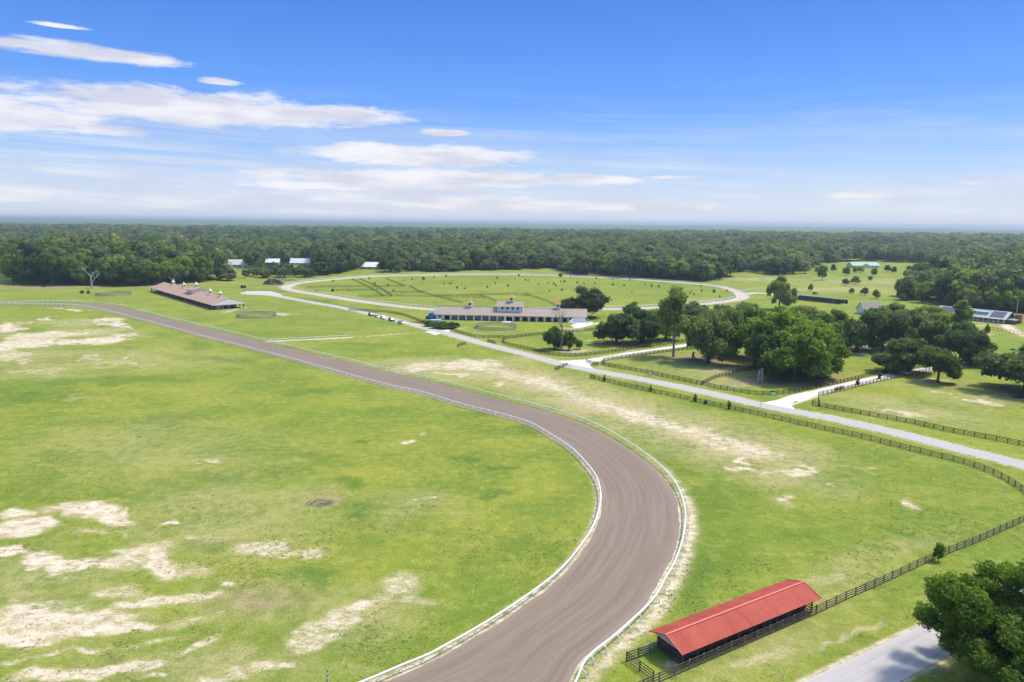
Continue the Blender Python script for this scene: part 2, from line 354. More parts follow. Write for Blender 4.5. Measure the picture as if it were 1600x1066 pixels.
BROWN = [(1230,594,92,9,.95),(1270,588,50,7,.9),(1150,560,120,8,.6),(1110,562,62,8,.85),(1350,546,60,7,.9),(985,537,50,4,.8),(400,935,84,20,.55),(160,447,160,2.4,.75),(120,455,60,1.8,.35),(55,449,55,2.2,.8),(250,444,80,3,.7),(1060,556,70,3,.75),(1480,602,30,4,.35),
 (502,783,28,9,.5),(775,519,34,2.6,.4),(905,548,28,3,.5),(1040,560,30,3,.4),(1600,620,60,8,.45)]
sandv = np.zeros(len(x)); darkv = np.zeros(len(x)); dryv = np.zeros(len(x)); brownv = np.zeros(len(x))
sp = patches(SAND)
def edge(pts, off, wd, s, fall=1.):
    dd = seg_dist(xn, yn, pts); return s * np.clip(1 - np.abs(dd - off) / wd, 0, 1) ** fall
road3 = road[::3] + [road[-1]]
for pl, off, wd, s in ((road3, 3.3, 1.1, .8), (near_road, 3.2, .7, .8), (drive_a, 2.2, 1.2, .85), (drive_b, 2.2, 1.3, .85)):
    sp = np.maximum(sp, edge(pl, off, wd, s))
ocurve = spline(outer, 5.); icurve = spline(inner, 5.)
do = seg_dist(xn, yn, ocurve); di = seg_dist(xn, yn, icurve)
cxo, cyo = -50., 138.
side = np.hypot(xn - cxo, yn - cyo)
nearbend = np.clip((190 - yn) / 60, .35, 1)
rightb = np.clip((xn + 5) / 30, 0, 1)
sp = np.maximum(sp, np.clip(1 - np.abs(do - 1.1) / 2.1, 0, 1) * .85 * nearbend * np.clip(rightb + .25, 0, 1) * (yn < 420))
sp = np.maximum(sp, np.clip(1 - np.abs(di - .4) / 1.3, 0, 1) * .8 * nearbend * (yn < 260))
cpts = px([(422, 533.5), (548, 527.5)])
sp = np.maximum(sp, edge(cpts, 0, 2.6, 1.3, 1.)); sp = np.maximum(sp, edge(thin_path, 0, 1.2, 1.0))
sp = np.maximum(sp, edge(house_path, 0, 5., 1.3)); sp = np.maximum(sp, edge(px([(706, 516.5), (716, 514), (730, 512)]), 0, 1.5, .8))
sandv[near] = np.clip(sp, 0, 1.2)
STRIP = px([(640, 574), (700, 572), (770, 578), (850, 600), (950, 637), (1050, 667), (1130, 692), (1180, 708)])
sp = np.maximum(sp, edge(STRIP, 0, 10., .62, .7)); sandv[near] = np.clip(sp, 0, 1.2)
darkv[near] = patches(DARK, 1.1) ; dryv[near] = np.maximum(patches(DRY, 1.3), edge(STRIP, 0, 24., 1.3, 1.)); brownv[near] = patches(BROWN, 1.)
mt_ground, t, b = new_mat('grass_and_sand', .95, .1)
geo = t.n('ShaderNodeNewGeometry').outputs['Position']
def attr(t, n): return t.n('ShaderNodeAttribute', attribute_name=n).outputs['Fac']
a_s, a_d, a_y, a_b = (attr(t, n) for n in ('sand', 'dark', 'dry', 'brown'))
sx, sy, sz = t.sep(geo)
nL = t.noise(geo, .012, 5., .6, .4); nM = t.noise(geo, .055, 5., .62, .5); nS = t.noise(geo, .45, 5., .65, .3); nF = t.noise(geo, 2.6, 4., .7)
nT = t.noise(t.xyz(t.m('MULTIPLY', sx, .4), sy), .09, 5., .6, .6)
k1 = t.step(t.m('ADD', t.m('MULTIPLY', nL, .45), t.m('MULTIPLY', nM, .55)), .40, .60)
g = t.mix(k1, (.148, .202, .025), (.222, .248, .033))
g = t.mix(t.m('MULTIPLY', t.step(nT, .52, .70), .55), g, (.275, .270, .045))
g = t.mix(t.m('MULTIPLY', t.step(nT, .46, .30), .5), g, (.118, .176, .024))
g = t.mix(t.m('MULTIPLY', t.step(a_d, 0., 1.), t.step(nS, .25, .65, .40, .80)), g, (.060, .138, .014))
dryk = t.m('MULTIPLY', t.m('MAXIMUM', a_y, t.m('MULTIPLY', a_s, 1.5)), t.step(t.m('ADD', t.m('MULTIPLY', nM, .6), t.m('MULTIPLY', nS, .4)), .34, .58, .3, 1.), clamp=True)
g = t.mix(t.m('MULTIPLY', dryk, .9), g, (.40, .325, .170))
g = t.mix(t.m('MULTIPLY', t.step(nS, .52, .70), .45), g, (.270, .235, .090))
g = t.mix(t.m('MULTIPLY', t.m('POWER', a_b, 1.2), t.step(nS, .3, .62, .6, 1.)), g, t.mix(nS, (.24, .155, .095), (.34, .235, .155)))
g = t.mix(1., g, t.mix(t.step(nF, .25, .75), (.74, .77, .72), (1.24, 1.22, 1.26)), 'MULTIPLY')
g = t.mix(1., g, t.mix(t.step(nS, .3, .7), (.86, .88, .86), (1.12, 1.1, 1.1)), 'MULTIPLY')
n_s = t.noise(t.xyz(t.m('MULTIPLY', sx, .55), sy), .7, 8., .72, .5)
n_f = t.noise(geo, 2.2, 5., .75, .3)
nn = t.m('ADD', t.m('ADD', t.m('MULTIPLY', t.m('SUBTRACT', n_s, .5), 3.2), t.m('MULTIPLY', t.m('SUBTRACT', n_f, .5), 1.8)), .5, clamp=True)
sk = t.step(t.m('MULTIPLY', a_s, t.m('ADD', t.m('MULTIPLY', nn, 1.3), .14)), .20, .84)
sandc = t.mix(t.step(nS, .3, .7), (.50, .41, .28), (.64, .555, .43))
g = t.mix(t.m('MULTIPLY', sk, .9), g, sandc)
# small dark weeds
vor = t.n('ShaderNodeTexVoronoi', feature='F1'); t.put(vor.inputs['Vector'], geo); vor.inputs['Scale'].default_value = .045
wk = t.m('MULTIPLY', t.step(vor.outputs['Distance'], .018, .045, 1., 0.), t.step(vor.outputs['Color'], .5, .6))
g = t.mix(t.m('MULTIPLY', wk, .8), g, (.02, .045, .01))
t.put(b.inputs['Base Color'], g)
bp = t.n('ShaderNodeBump'); t.put(bp.inputs['Height'], t.m('ADD', nF, t.m('MULTIPLY', nS, 1.5))); bp.inputs['Strength'].default_value = .8; bp.inputs['Distance'].default_value = .2
t.put(b.inputs['Normal'], bp.outputs[0])
me = np_mesh('ground', V, Q, mt_ground)
for nme, arr in (('sand', sandv), ('dark', darkv), ('dry', dryv), ('brown', brownv)):
    me.attributes.new(nme, 'FLOAT', 'POINT').data.foreach_set('value', arr.astype(np.float32))
ground = bpy.data.objects.new('ground', me); COL.objects.link(ground); tag(ground, kind='structure')

# ------------------------------------------------------------------ tracks, roads, paths
def strip(name, A, B, mat, z, na=9):
    """sheet between two lines of equal length, UV: metres along, 0..1 across"""
    vs = []; uv = []; L = 0.
    for i, (a, b2) in enumerate(zip(A, B)):
        if i: L += ((a + b2) / 2 - (A[i - 1] + B[i - 1]) / 2).length
        for k in range(na):
            q = k / (na - 1); p = a.lerp(b2, q); vs.append((p.x, p.y, z)); uv.append((L, q))
    n = len(A); fs = [(i * na + k, (i + 1) * na + k, (i + 1) * na + k + 1, i * na + k + 1) for i in range(n - 1) for k in range(na - 1)]
    me = bpy.data.meshes.new(name); me.from_pydata(vs, [], fs); me.materials.append(mat)
    ul = me.uv_layers.new(name='UVMap'); li = [0] * len(me.loops); me.loops.foreach_get('vertex_index', li)
    ul.data.foreach_set('uv', np.array([uv[i] for i in li], np.float32).ravel())
    me.update()
    if me.polygons[0].normal.z < 0: me.flip_normals()
    o = bpy.data.objects.new(name, me); COL.objects.link(o); return tag(o, kind='structure')
def offset_strip(name, pts, wd, mat, z, step=4., jag=0.):
    P = spline(pts, step); N = normals2(P)
    j = lambda: random.uniform(-jag, jag)
    return strip(name, [p + n * (wd / 2 + j()) for p, n in zip(P, N)], [p - n * (wd / 2 + j()) for p, n in zip(P, N)], mat, z)
def track_mat(name, c1, c2, c3, ks=1.):
    mt, t, b = new_mat(name, .95, .1)
    uv = t.sep(t.n('ShaderNodeUVMap').outputs[0]); gp = t.n('ShaderNodeNewGeometry').outputs['Position']
    s1 = t.noise(t.xyz(t.m('MULTIPLY', uv[0], .018), t.m('MULTIPLY', uv[1], 7.)), 2.2, 6., .62, .25)
    s2 = t.noise(t.xyz(t.m('MULTIPLY', uv[0], .03), t.m('MULTIPLY', uv[1], 55.)), 1.4, 4., .6, .1)
    s3 = t.noise(gp, 1.6, 5., .7)
    c = t.mix(t.step(s1, .3, .7), c1, c2)
    c = t.mix(t.m('MULTIPLY', t.step(s2, .45, .75), .28 * ks), c, c3)
    edge_ = t.step(t.m('ABSOLUTE', t.m('SUBTRACT', uv[1], .5)), .40, .5)
    c = t.mix(t.m('MULTIPLY', edge_, .4), c, tuple(x * 1.25 for x in c2))
    c = t.mix(1., c, t.mix(s3, (.86, .86, .86), (1.14, 1.14, 1.14)), 'MULTIPLY')
    t.put(b.inputs['Base Color'], c)
    bp = t.n('ShaderNodeBump'); t.put(bp.inputs['Height'], t.m('ADD', s2, s3)); bp.inputs['Strength'].default_value = .4; bp.inputs['Distance'].default_value = .05
    t.put(b.inputs['Normal'], bp.outputs[0]); return mt
m_dirt = track_mat('harrowed_dirt', (.182, .138, .100), (.228, .178, .136), (.142, .107, .080))
m_sandtrack = track_mat('pale_training_dirt', (.40, .315, .25), (.52, .43, .35), (.32, .25, .2), .6)
m_asphalt = track_mat('pale_asphalt', (.35, .325, .30), (.41, .38, .35), (.30, .275, .255), .5)
m_gravel = track_mat('white_limestone_gravel', (.50, .475, .42), (.64, .61, .56), (.42, .38, .31), .6)
oc = spline(outer, 2.5); ic = spline(inner, 1.)
on = normals2(oc)
ic_np = np.array([(p.x, p.y) for p in ic])
A = []; B = []
sgn = 1 if (at(938, 785) - at(1071, 805)).dot(on[min(range(len(oc)), key=lambda i: (oc[i] - at(1071, 805)).length)]) > 0 else -1
for p, n in zip(oc, on):
    j = int(np.argmin(np.hypot(ic_np[:, 0] - p.x, ic_np[:, 1] - p.y))); q = ic[j]
    dd = (q - p).normalized(); A.append(p + dd * (1.0 + random.uniform(-.14, .2))); B.append(q - dd * (.25 + random.uniform(-.1, .2)))
strip('racing_track', A, B, m_dirt, .012, 11)
offset_strip('road', px(road_px), 6.0, m_asphalt, .03)
# turning place at the end of the road
def poly(name, pts, mat, z):
    o = MB().add([(p.x, p.y, z) for p in pts], [tuple(range(len(pts)))]).build(name, mat)
    if o.data.polygons[0].normal.z < 0: o.data.flip_normals()
    ul = o.data.uv_layers.new(name='UVMap')
    for l in o.data.loops: v = o.data.vertices[l.vertex_index].co; ul.data[l.index].uv = (v.x, v.y * .05)
    return tag(o, kind='structure')
poly('road_apron', px([(374, 458), (384, 455.3), (405, 454.8), (424, 455.2), (432, 457.5), (441, 460.5), (436, 464.3), (424, 462.2), (405, 461), (380, 460.2)]), m_asphalt, .022)
offset_strip('near_road', near_road, 5.8, m_asphalt, .03)
offset_strip('gravel_lane', drive_a, 3.6, m_gravel, .02, 4., .12)
offset_strip('gravel_lane', drive_b[1:], 4.0, m_gravel, .02, 4., .15)
poly('gravel_lane_mouth', px([(866, 564), (890, 563.8), (915, 562), (938, 559), (940, 563), (926, 566), (921, 571.5), (930, 578), (900, 573)]), m_gravel, .025)
poly('gravel_lane_mouth', px([(1178, 628.5), (1195, 629), (1215, 625), (1235, 618), (1262, 612), (1264, 620), (1248, 624), (1239, 629), (1237, 634), (1243, 640), (1262, 645.8), (1240, 643)]), m_gravel, .025)
poly('barn_drive', px([(664, 518.5), (678, 518), (692, 516.4), (704, 514.3), (702, 518), (690, 521), (680, 523.5)]), m_gravel, .02)
poly('barn_apron', px([(892, 508), (897, 512.5), (908, 512), (925, 508), (926, 504), (912, 503), (900, 506)]), m_gravel, .016)
poly('barn_apron', px([(783, 501.5), (799, 502.5), (797, 504.5), (786, 503.8)]), m_gravel, .016)
# far training oval
oval_in_px = [(456, 450.5), (470, 444), (500, 440), (550, 435.6), (600, 432.5), (700, 430.5), (800, 429.8), (868, 431.5), (940, 434.5), (1000, 438), (1060, 442.5), (1110, 447), (1136, 454), (1149, 462), (1143, 467), (1110, 472), (1072, 475.5), (1000, 480), (900, 482.5), (800, 484), (700, 482.7), (660, 480.3), (600, 473.5), (550, 466.5), (510, 460), (475, 454.8)]
ov_i = [p for p in px(oval_in_px)]
ov = spline(ov_i + [ov_i[0]], 5.); ovn = normals2(ov)
cen = sum(ov, Vector()) / len(ov)
ovn = [n if n.dot(p - cen) > 0 else -n for p, n in zip(ov, ovn)]
# ease the normals so the outer edge stays even
for _ in range(6): ovn = [(ovn[i - 1] + n + ovn[(i + 1) % len(ovn)]).normalized() for i, n in enumerate(ovn)]
def ovw(p): return 10.5
ovo = [p + n * ovw(p) for p, n in zip(ov, ovn)]
strip('training_track', [p + n * .6 for p, n in zip(ov, ovn)], ovo, m_sandtrack, .012, 5)
offset_strip('training_track_spur', px([(1150, 461), (1180, 458), (1220, 461), (1262, 466)]), 10., m_sandtrack, .018)

# ------------------------------------------------------------------ fences and rails
m_white = simple('white_pvc', (.78, .78, .76), .4, .4, .06, 3.)
m_board = simple('weathered_dark_boards', (.155, .128, .105), .85, .15, .3, 4., c2=(.070, .055, .046))
m_board2 = simple('black_boards', (.040, .037, .036), .8, .2, .3, 4., c2=(.02, .02, .02))
m_post = simple('grey_round_posts', (.30, .275, .25), .85, .15, .25, 5.)
m_pipe = simple('grey_panel_pipe', (.27, .27, .285), .55, .4, .2, 3.)
m_galv = simple('galvanised_pipe', (.42, .43, .44), .4, .5, .1, 3., metal=.3)

def spread_posts(root, proto, spots, limit=100):
    """the nearest posts as parts, the rest as one part"""
    spots = sorted(spots, key=lambda s: s[0].length)
    for i, (p, rz) in enumerate(spots[:limit]):
        o = proto if i == 0 else proto.copy()
        if i: COL.objects.link(o)
        o.parent = root; o.location = p - root.location; o.rotation_euler = (0, 0, rz)
    rest = spots[limit:]
    if rest:
        pv = [v.co.copy() for v in proto.data.vertices]; pf = [tuple(f.vertices) for f in proto.data.polygons]; mb = MB()
        for p, rz in rest:
            mm = Matrix.Translation(p) @ Matrix.Rotation(rz, 4, 'Z'); mb.add([mm @ v for v in pv], pf)
        tag(mb.build('posts', proto.data.materials[0], root), kind='stuff')
def board_fence(pts, label, step=2.44, h=1.4, nb=4, mat=None, pmat=None, group='board fences round the paddocks', bw=.15, individual=True, closed=False, name='board_fence', pw=.14, front=1):
    P = spline(pts, step) if len(pts) > 2 else resample([Vector(p) for p in pts], step)
    N = normals2(P); mat = mat or m_board; pmat = pmat or m_board
    root = thing(name, P[0], label, 'fence', group)
    mb = MB()
    for k in range(nb):
        z = h * (.93 - k * (.80 / max(1, nb - 1)))
        for i in range(len(P) - 1):
            up = Vector((0, 0, z + random.uniform(-.012, .012))); off = N[i] * (pw * .5 + .02) * front
            mb.beam(P[i] + up + off, P[i + 1] + up + off, .035, bw)
    mb.build('boards', mat, root)
    pm = MB().box((0, 0, h / 2), (pw, pw, h + .04)).build('post', pmat)
    spots = [(p, math.atan2(n.y, n.x)) for p, n in zip(P, N)]
    if individual: spread_posts(root, pm, spots)
    else:
        pv = [v.co.copy() for v in pm.data.vertices]; pf = [tuple(f.vertices) for f in pm.data.polygons]; q = MB()
        for p, rz in spots: q.add([Matrix.Translation(p) @ v for v in pv], pf)
        bpy.data.objects.remove(pm); tag(q.build('posts', pmat, root), kind='stuff')
    return root
def race_rail(P, away, label, group, step=3.1, limit=100, h=1.1):
    """plastic running rail on gooseneck posts; away = side of the post feet"""
    N = normals2(P); root = thing('running_rail', P[0], label, 'running rail', group)
    mb = MB(); mb.tube([p + Vector((0, 0, h)) for p in P], .14, 8)
    mb.build('rail', m_white, root, smooth=True)
    Q = resample(P, step); NQ = normals2(Q)
    pm = MB(); pm.tube([(.62, 0, 0), (.60, 0, .55), (.48, 0, .82), (.2, 0, h - .06), (0, 0, h - .03)], [.075, .075, .07, .06, .06], 6)
    pr = pm.build('post', m_white)
    spots = []
    for q, n in zip(Q, NQ):
        n = n if n.dot(away(q)) > 0 else -n; spots.append((q, math.atan2(n.y, n.x)))
    spread_posts(root, pr, spots, limit)
    return root
c_o = spline(outer, 1.5); c_i = spline(inner, 1.5)
infield = Vector((-200, 200, 0))
def side_fn(other):
    arr = np.array([(p.x, p.y) for p in other])
    def f(q):
        j = int(np.argmin(np.hypot(arr[:, 0] - q.x, arr[:, 1] - q.y))); return q - other[j]
    return f
race_rail(c_o, side_fn(c_i), 'white outer rail along the roadward edge of the brown dirt track', 'running rails of the brown track')
race_rail(c_i, side_fn(c_o), 'white inner rail between the brown dirt track and its grass infield', 'running rails of the brown track')
# chute rail
ch = resample(px([(420, 534.5), (470, 531), (546, 527)]), 3.)
def straight_rail(P, label, group, step=3.6):
    root = thing('running_rail', P[0], label, 'running rail', group)
    MB().tube([p + Vector((0, 0, 1.15)) for p in P], .1, 6).build('rail', m_white, root)
    pm = MB().box((0, 0, .56), (.13, .13, 1.12)).build('post', m_white)
    spread_posts(root, pm, [(q, 0.) for q in resample(P, step)]); return root
straight_rail(resample(px([(420, 534.3), (470, 531.5), (547, 527.3)]), 3.), 'straight white rail on the far side of the short sandy chute', 'rails of the sandy chute')
straight_rail(resample(px([(428, 537.5), (444, 538.5)]), 3.), 'very short white rail at the mouth of the sandy chute', 'rails of the sandy chute', 3.)
straight_rail(resample(px([(547, 528.5), (560, 529)]), 3.), 'short white rail at the closed far end of the sandy chute', 'rails of the sandy chute', 3.)
# oval rails: too small to show single posts
def far_rail(P, label, group, h=1.2, step=4.):
    root = thing('running_rail', P[0], label, 'running rail', group)
    MB().tube([p + Vector((0, 0, h)) for p in resample(P, 5.)], .13, 5).build('rail', m_white, root)
    mb = MB()
    for q in resample(P, step): mb.box((q.x, q.y, h / 2), (.14, .14, h))
    tag(mb.build('posts', m_white, root), kind='stuff'); return root
far_rail(ov, 'pale inner rail ringing the green middle of the far training oval', 'rails of the far training oval')
far_rail([p for p in ovo], 'pale outer rail ringing the far training oval', 'rails of the far training oval')
far_rail(px([(389, 442.5), (410, 446), (432, 451), (441, 453.5)]), 'pale rail running off the left end of the far oval, nearer of two', 'rails off the left end of the oval')
far_rail(px([(407, 442.5), (425, 445), (439, 449)]), 'pale rail running off the left end of the far oval, farther of two', 'rails off the left end of the oval')
far_rail(px([(1144, 458), (1180, 454.5), (1230, 459), (1262, 463)]), 'pale rail leading right from the far oval behind a round oak', 'rails right of the oval')

f1 = px([(922, 590.5), (944, 596.5), (992, 607.7), (1055, 621), (1100, 631), (1200, 653), (1267.5, 668), (1340.7, 684), (1397, 698), (1453, 712), (1498, 723), (1538, 736), (1566, 748.6), (1594, 766), (1613, 783), (1618, 796), (1600, 814), (1566, 830), (1521, 850), (1473, 868.5), (1428, 889), (1374, 914), (1320, 938), (1275, 959.5)])
shed_line = [at(1275, 959.5), at(1071.6, 1048)]
board_fence(f1, 'long weathered four-board fence curving from the roadside back to the red-roofed shed', mat=m_board, pmat=m_board, group=None)
sd = (shed_line[0] - shed_line[1]); sd.normalize()
board_fence([shed_line[0] + sd * .1, shed_line[1] - sd * 9.5], 'dark board fence with pale posts along the front of the red-roofed shed', group=None, pmat=m_post, front=1)
pen = [at(1033, 1014), at(979, 1034), at(1006, 1054)]
board_fence([pen[0], pen[1]], 'back fence of the tiny grass pen at the end of the shed', group='fences of the tiny shed pen', step=2.1)
board_fence([pen[1], pen[2], pen[2] + (pen[2] - pen[1]).normalized() * 1.6], 'end fence of the tiny grass pen, farthest from the shed', group='fences of the tiny shed pen', step=2.1)
# pipe gate in the pen's back fence
g0 = at(1000, 1028); gd = (pen[0] - pen[1]).normalized(); gp = pen[1] + gd * 2.4 + Vector((-gd.y, gd.x, 0)) * -.22
gt = thing('pipe_gate', gp, 'pale pipe gate set in the back fence of the tiny shed pen', 'gate')
mb = MB()
for z in (.35, .62, .9, 1.15, 1.4): mb.tube([gp + Vector((0, 0, z)), gp + gd * 1.5 + Vector((0, 0, z))], .022, 6)
mb.build('bars', m_galv, gt)
fr = MB()
for o_ in (0, 1.5): fr.tube([gp + gd * o_ + Vector((0, 0, .25)), gp + gd * o_ + Vector((0, 0, 1.55))], .03, 6)
fr.tube([gp + Vector((0, 0, 1.55)), gp + gd * 1.5 + Vector((0, 0, 1.55))], .03, 6)
fr.build('frame', m_galv, gt)

PG = 'black board fences of the roadside paddocks'
bf = dict(mat=m_board2, pmat=m_board2, group=PG, pw=.16)
board_fence(px([(1269, 632.6), (1279, 635.4), (1341, 647), (1417, 661), (1481.5, 675), (1535, 685), (1600, 698), (1700, 722)]), 'black board fence between the grey road and the right paddock', **bf)
board_fence(px([(1279, 619), (1316, 611), (1360, 600), (1400, 591), (1440, 583), (1454, 580), (1500, 573.5), (1560, 566), (1620, 558)]), 'black board fence on the near side of the gravel lane to the right', **bf)
board_fence(px([(1560, 557), (1500, 567), (1450, 573), (1420, 576.5), (1360, 587), (1339, 593), (1288, 604.5), (1267, 608.5), (1246, 613), (1235.5, 615), (1204, 617), (1180, 617), (1160.5, 614), (1120, 607), (1098, 602), (1040, 590), (1016, 584.5), (960, 574.5), (945.5, 571.7), (941.5, 567), (947, 563.5), (957.5, 562), (969.5, 560.5), (1017.5, 553.5), (1080, 546), (1130, 541)]), 'black board fence wrapping the tree-shaded paddocks beside the road', **bf)
board_fence(px([(1096, 602), (1112, 594), (1136, 586), (1180, 577)]), 'black cross fence dividing the two tree-shaded paddocks', **bf)
board_fence(px([(1110, 530), (1032.5, 539.5), (1010, 543), (965, 549.5), (938, 553.5), (902, 557), (888.5, 557), (860, 555), (828, 547), (792, 539), (786, 534.5), (790, 530), (804, 528), (830, 525), (860, 522), (920, 517), (934, 515)]), 'black board fence round the green paddock in front of the long barn', **bf)
bf2 = dict(mat=m_board2, pmat=m_board2, pw=.16)
board_fence(px([(545, 485), (575, 487), (600, 488), (625, 492), (650, 500), (668, 508), (690, 514), (703, 513)]), 'dark fence behind the parked cars', group='dark fences near the long barn', **bf2)
board_fence(px([(706, 516), (726, 523), (752, 528), (788, 528.5)]), 'dark fence below the round pen in front of the long barn', group='dark fences near the long barn', **bf2)
GO = 'thin dark fences inside the far training oval'
ofl = [([(550, 437), (575, 449), (600, 464)], 'dark fence slanting across the left of the oval infield'), ([(562, 437), (590, 449), (612, 463)], 'second dark fence slanting beside the first at the left of the oval'),
       ([(478, 450), (527, 449), (568, 448)], 'dark fence across the leftmost oval paddock'), ([(520, 455), (583, 454)], 'dark fence running level at the left of the oval below the first'),
       ([(580, 449), (632, 447.6)], 'short level dark fence in the oval near its left middle'), ([(602, 435.8), (632, 447.6)], 'dark slanting fence near the back left of the oval'),
       ([(602, 457.6), (661, 458)], 'level dark fence in the oval right of the crossing'), ([(640, 448), (661, 458), (722, 474)], 'long dark fence slanting towards the barn inside the oval'),
       ([(560, 464), (640, 463.5), (757, 466)], 'long level dark fence along the front of the oval'), ([(680, 463), (790, 461), (830, 463)], 'level dark fence behind the barn monitor roof'),
       ([(750, 462), (775, 471)], 'short slanting dark fence just left of the barn monitor'), ([(820, 460), (850, 470), (868, 478)], 'slanting dark fence right of the barn monitor')]
for pts, lb in ofl: board_fence(px(pts), lb, individual=False, group=GO, nb=3, bw=.14, step=4., h=1.45, mat=m_board2, pmat=m_board2, pw=.16)
board_fence(px([(1545, 515), (1565, 518), (1600, 524), (1650, 534)]), 'brown rail fence below the solar-roofed house', group=None, nb=2, mat=m_board, pmat=m_board, individual=False)

# short wing fences and loose panels
def wing(a, b, label, n=3, depth=False):
    P = [at(*a), at(*b)]; root = thing('wing_fence', P[0], label, 'fence', 'short wing fences along the road')
    mb = MB(); dd = P[1] - P[0]
    for z in (.3, .62, .94, 1.25): mb.beam(P[0] + Vector((0, 0, z)), P[1] + Vector((0, 0, z)), .04, .17)
    if depth: mb.beam(P[0] + Vector((0, 0, 1.2)), P[0] + Vector((1.2, -2.2, .1)), .05, .15); mb.beam(P[1] + Vector((0, 0, 1.2)), P[1] + Vector((1.0, -2.0, .1)), .05, .15)
    mb.build('boards', m_board2, root)
    for i in range(n + 1):
        q = P[0] + dd * i / n; MB().box((q.x, q.y, .7), (.17, .17, 1.4)).build('post', m_board2, root)
wing((715, 542), (727, 538.5), 'short dark wing fence left of the road before the barn paddock', 2, True)
wing((762, 534), (774, 537.5), 'short dark fence standing alone between the road and the barn paddock', 3)
wing((867, 579), (886, 572), 'short dark wing fence on the near road edge opposite the gravel lane', 3, True)
wing((916, 566.5), (934, 571.5), 'short dark fence beside the gravel lane mouth', 3)
wing((1274, 604.5), (1287, 602), 'short dark wing fence on the far side of the right gravel lane', 3)
wing((1304, 611.5), (1317, 608.5), 'short dark wing fence on the near side of the right gravel lane', 3)
wing((922, 590.5), (929, 592.7), 'stubby end panel where the long roadside fence begins', 1)

# marker poles, posts, sign
def pole(pxy, top, label, r, mat, name='marker_pole', cat='pole', bands=None):
    p = at(*pxy); hh = height_at(p, top); root = thing(name, p, label, cat)
    if bands:
        nb_ = int(hh / .27)
        wb = MB(); gb = MB()
        for k in range(nb_): (wb if k % 2 else gb).lathe((p.x, p.y, k * hh / nb_), [(r, 0), (r, hh / nb_)], 10)
        wb.build('white_bands', m_white, root); gb.build('green_bands', bands, root)
    else:
        MB().lathe(p, [(r, 0), (r, hh - .1), (r * .4, hh)], 8).build('shaft', mat, root)
    return root, p, hh
m_teal = simple('teal_paint', (.03, .22, .19), .4, .4, .05)
pole((513, 1092), 1047, 'striped white and green marker pole at the bottom left of the infield', .08, m_white, bands=m_teal)
pole((891, 718), 699, 'thin white marker pole inside the inner rail at the bend', .05, m_white)
pole((1189, 636), 627.5, 'grey sign post at the road edge by the gravel mouth', .09, m_galv, 'sign_post', 'post')
pole((638, 485), 474, 'small pale pole standing by the near side of the far oval', .12, m_white)
pole((383, 463), 452, 'dark lamp post at the end of the road', .12, m_board2, 'lamp_post', 'post')
pole((1587, 500), 468, 'tall pale pole with aerial behind the solar-roofed house', .22, m_galv, 'aerial_pole', 'pole')
# oval sign on the paddock fence
sp_ = at(1207.5, 617.5); s_ = thing('farm_sign', sp_, 'oval white and green sign on the black fence near the gravel mouth', 'sign')
sn = (Vector((0, 0, 0)) - sp_); sn.z = 0; sn.normalize(); sa = Vector((-sn.y, sn.x, 0)); base = sp_ + sn * .35
def disc(name, cz, rx, rz, th, off, mat):
    pr = [base + sn * off + sa * rx * math.cos(a) + Vector((0, 0, cz + rz * math.sin(a))) for a in [i * math.pi / 10 for i in range(20)]]
    return MB().prism(pr, Vector(), sn * th).build(name, mat, s_)
m_signgreen = simple('sign_green', (.03, .14, .09), .4, .4, .05)
disc('panel', .62, .85, .42, .05, 0, m_white)
MB().box(base + Vector((0, 0, 1.3)), (1.5, .06, .34), sa).build('header', m_signgreen, s_)
for k in (-.7, .7): MB().box(base + sa * k - sn * .06 + Vector((0, 0, .75)), (.1, .1, 1.5), sa).build('post', m_board2, s_)
# mailbox-like white box by fence
p = at(1016.5, 587.5); o = thing('utility_box', p, 'small white utility box on the verge below the paddock fence', 'utility box')
MB().box(p + Vector((0, 0, .55)), (.7, .5, 1.1)).build('cabinet', m_white, o); MB().box(p + Vector((0, 0, 1.13)), (.8, .6, .07)).build('lid', m_galv, o)
p = at(746, 527.5); o = thing('utility_box', p, 'small white box on the grass below the round pen', 'utility box')
MB().box(p + Vector((0, 0, .35)), (1.5, .8, .7)).build('cabinet', m_white, o); MB().box(p + Vector((0, 0, .74)), (1.6, .9, .08)).build('lid', m_galv, o)

# round pens of pipe panels
def round_pen(c, r, label, h=1.9, post_n=32):
    root = thing('round_pen', c, label, 'round pen', 'round pens of grey pipe panels')
    rg = MB()
    for z in (.35, .75, 1.15, 1.5, h - .05):
        pts = [Vector(c) + Vector((r * math.cos(a), r * math.sin(a), z)) for a in [2 * math.pi * i / 64 for i in range(65)]]
        rg.tube(pts, .07, 5)
    rg.build('rails', m_pipe, root)
    pt = MB()
    for i in range(post_n):
        a = 2 * math.pi * i / post_n; pt.tube([Vector(c) + Vector((r * math.cos(a), r * math.sin(a), 0)), Vector(c) + Vector((r * math.cos(a), r * math.sin(a), h + .1))], .075, 5)
    pt.build('panel_posts', m_pipe, root)
    bd = MB()
    for i in range(post_n * 2):
        a = 2 * math.pi * i / (post_n * 2); q = Vector(c) + Vector(((r - .12) * math.cos(a), (r - .12) * math.sin(a), .95)); bd.box(q, (.06, .22, 1.7), Vector((math.cos(a), math.sin(a), 0)))
    bd.build('slats', m_pipe, root)
c = at(401, 494.5); round_pen((c.x, c.y, 0), 10.8, 'grey round pen on the grass right of the left barn')
c = at(178, 461.0); round_pen((c.x, c.y, 0), 11.5, 'grey round pen in front of the woods, left of the left barn')
c = at(775, 512.5); round_pen((c.x, c.y, 0), 10.8, 'grey round pen on the grass in front of the long barn')

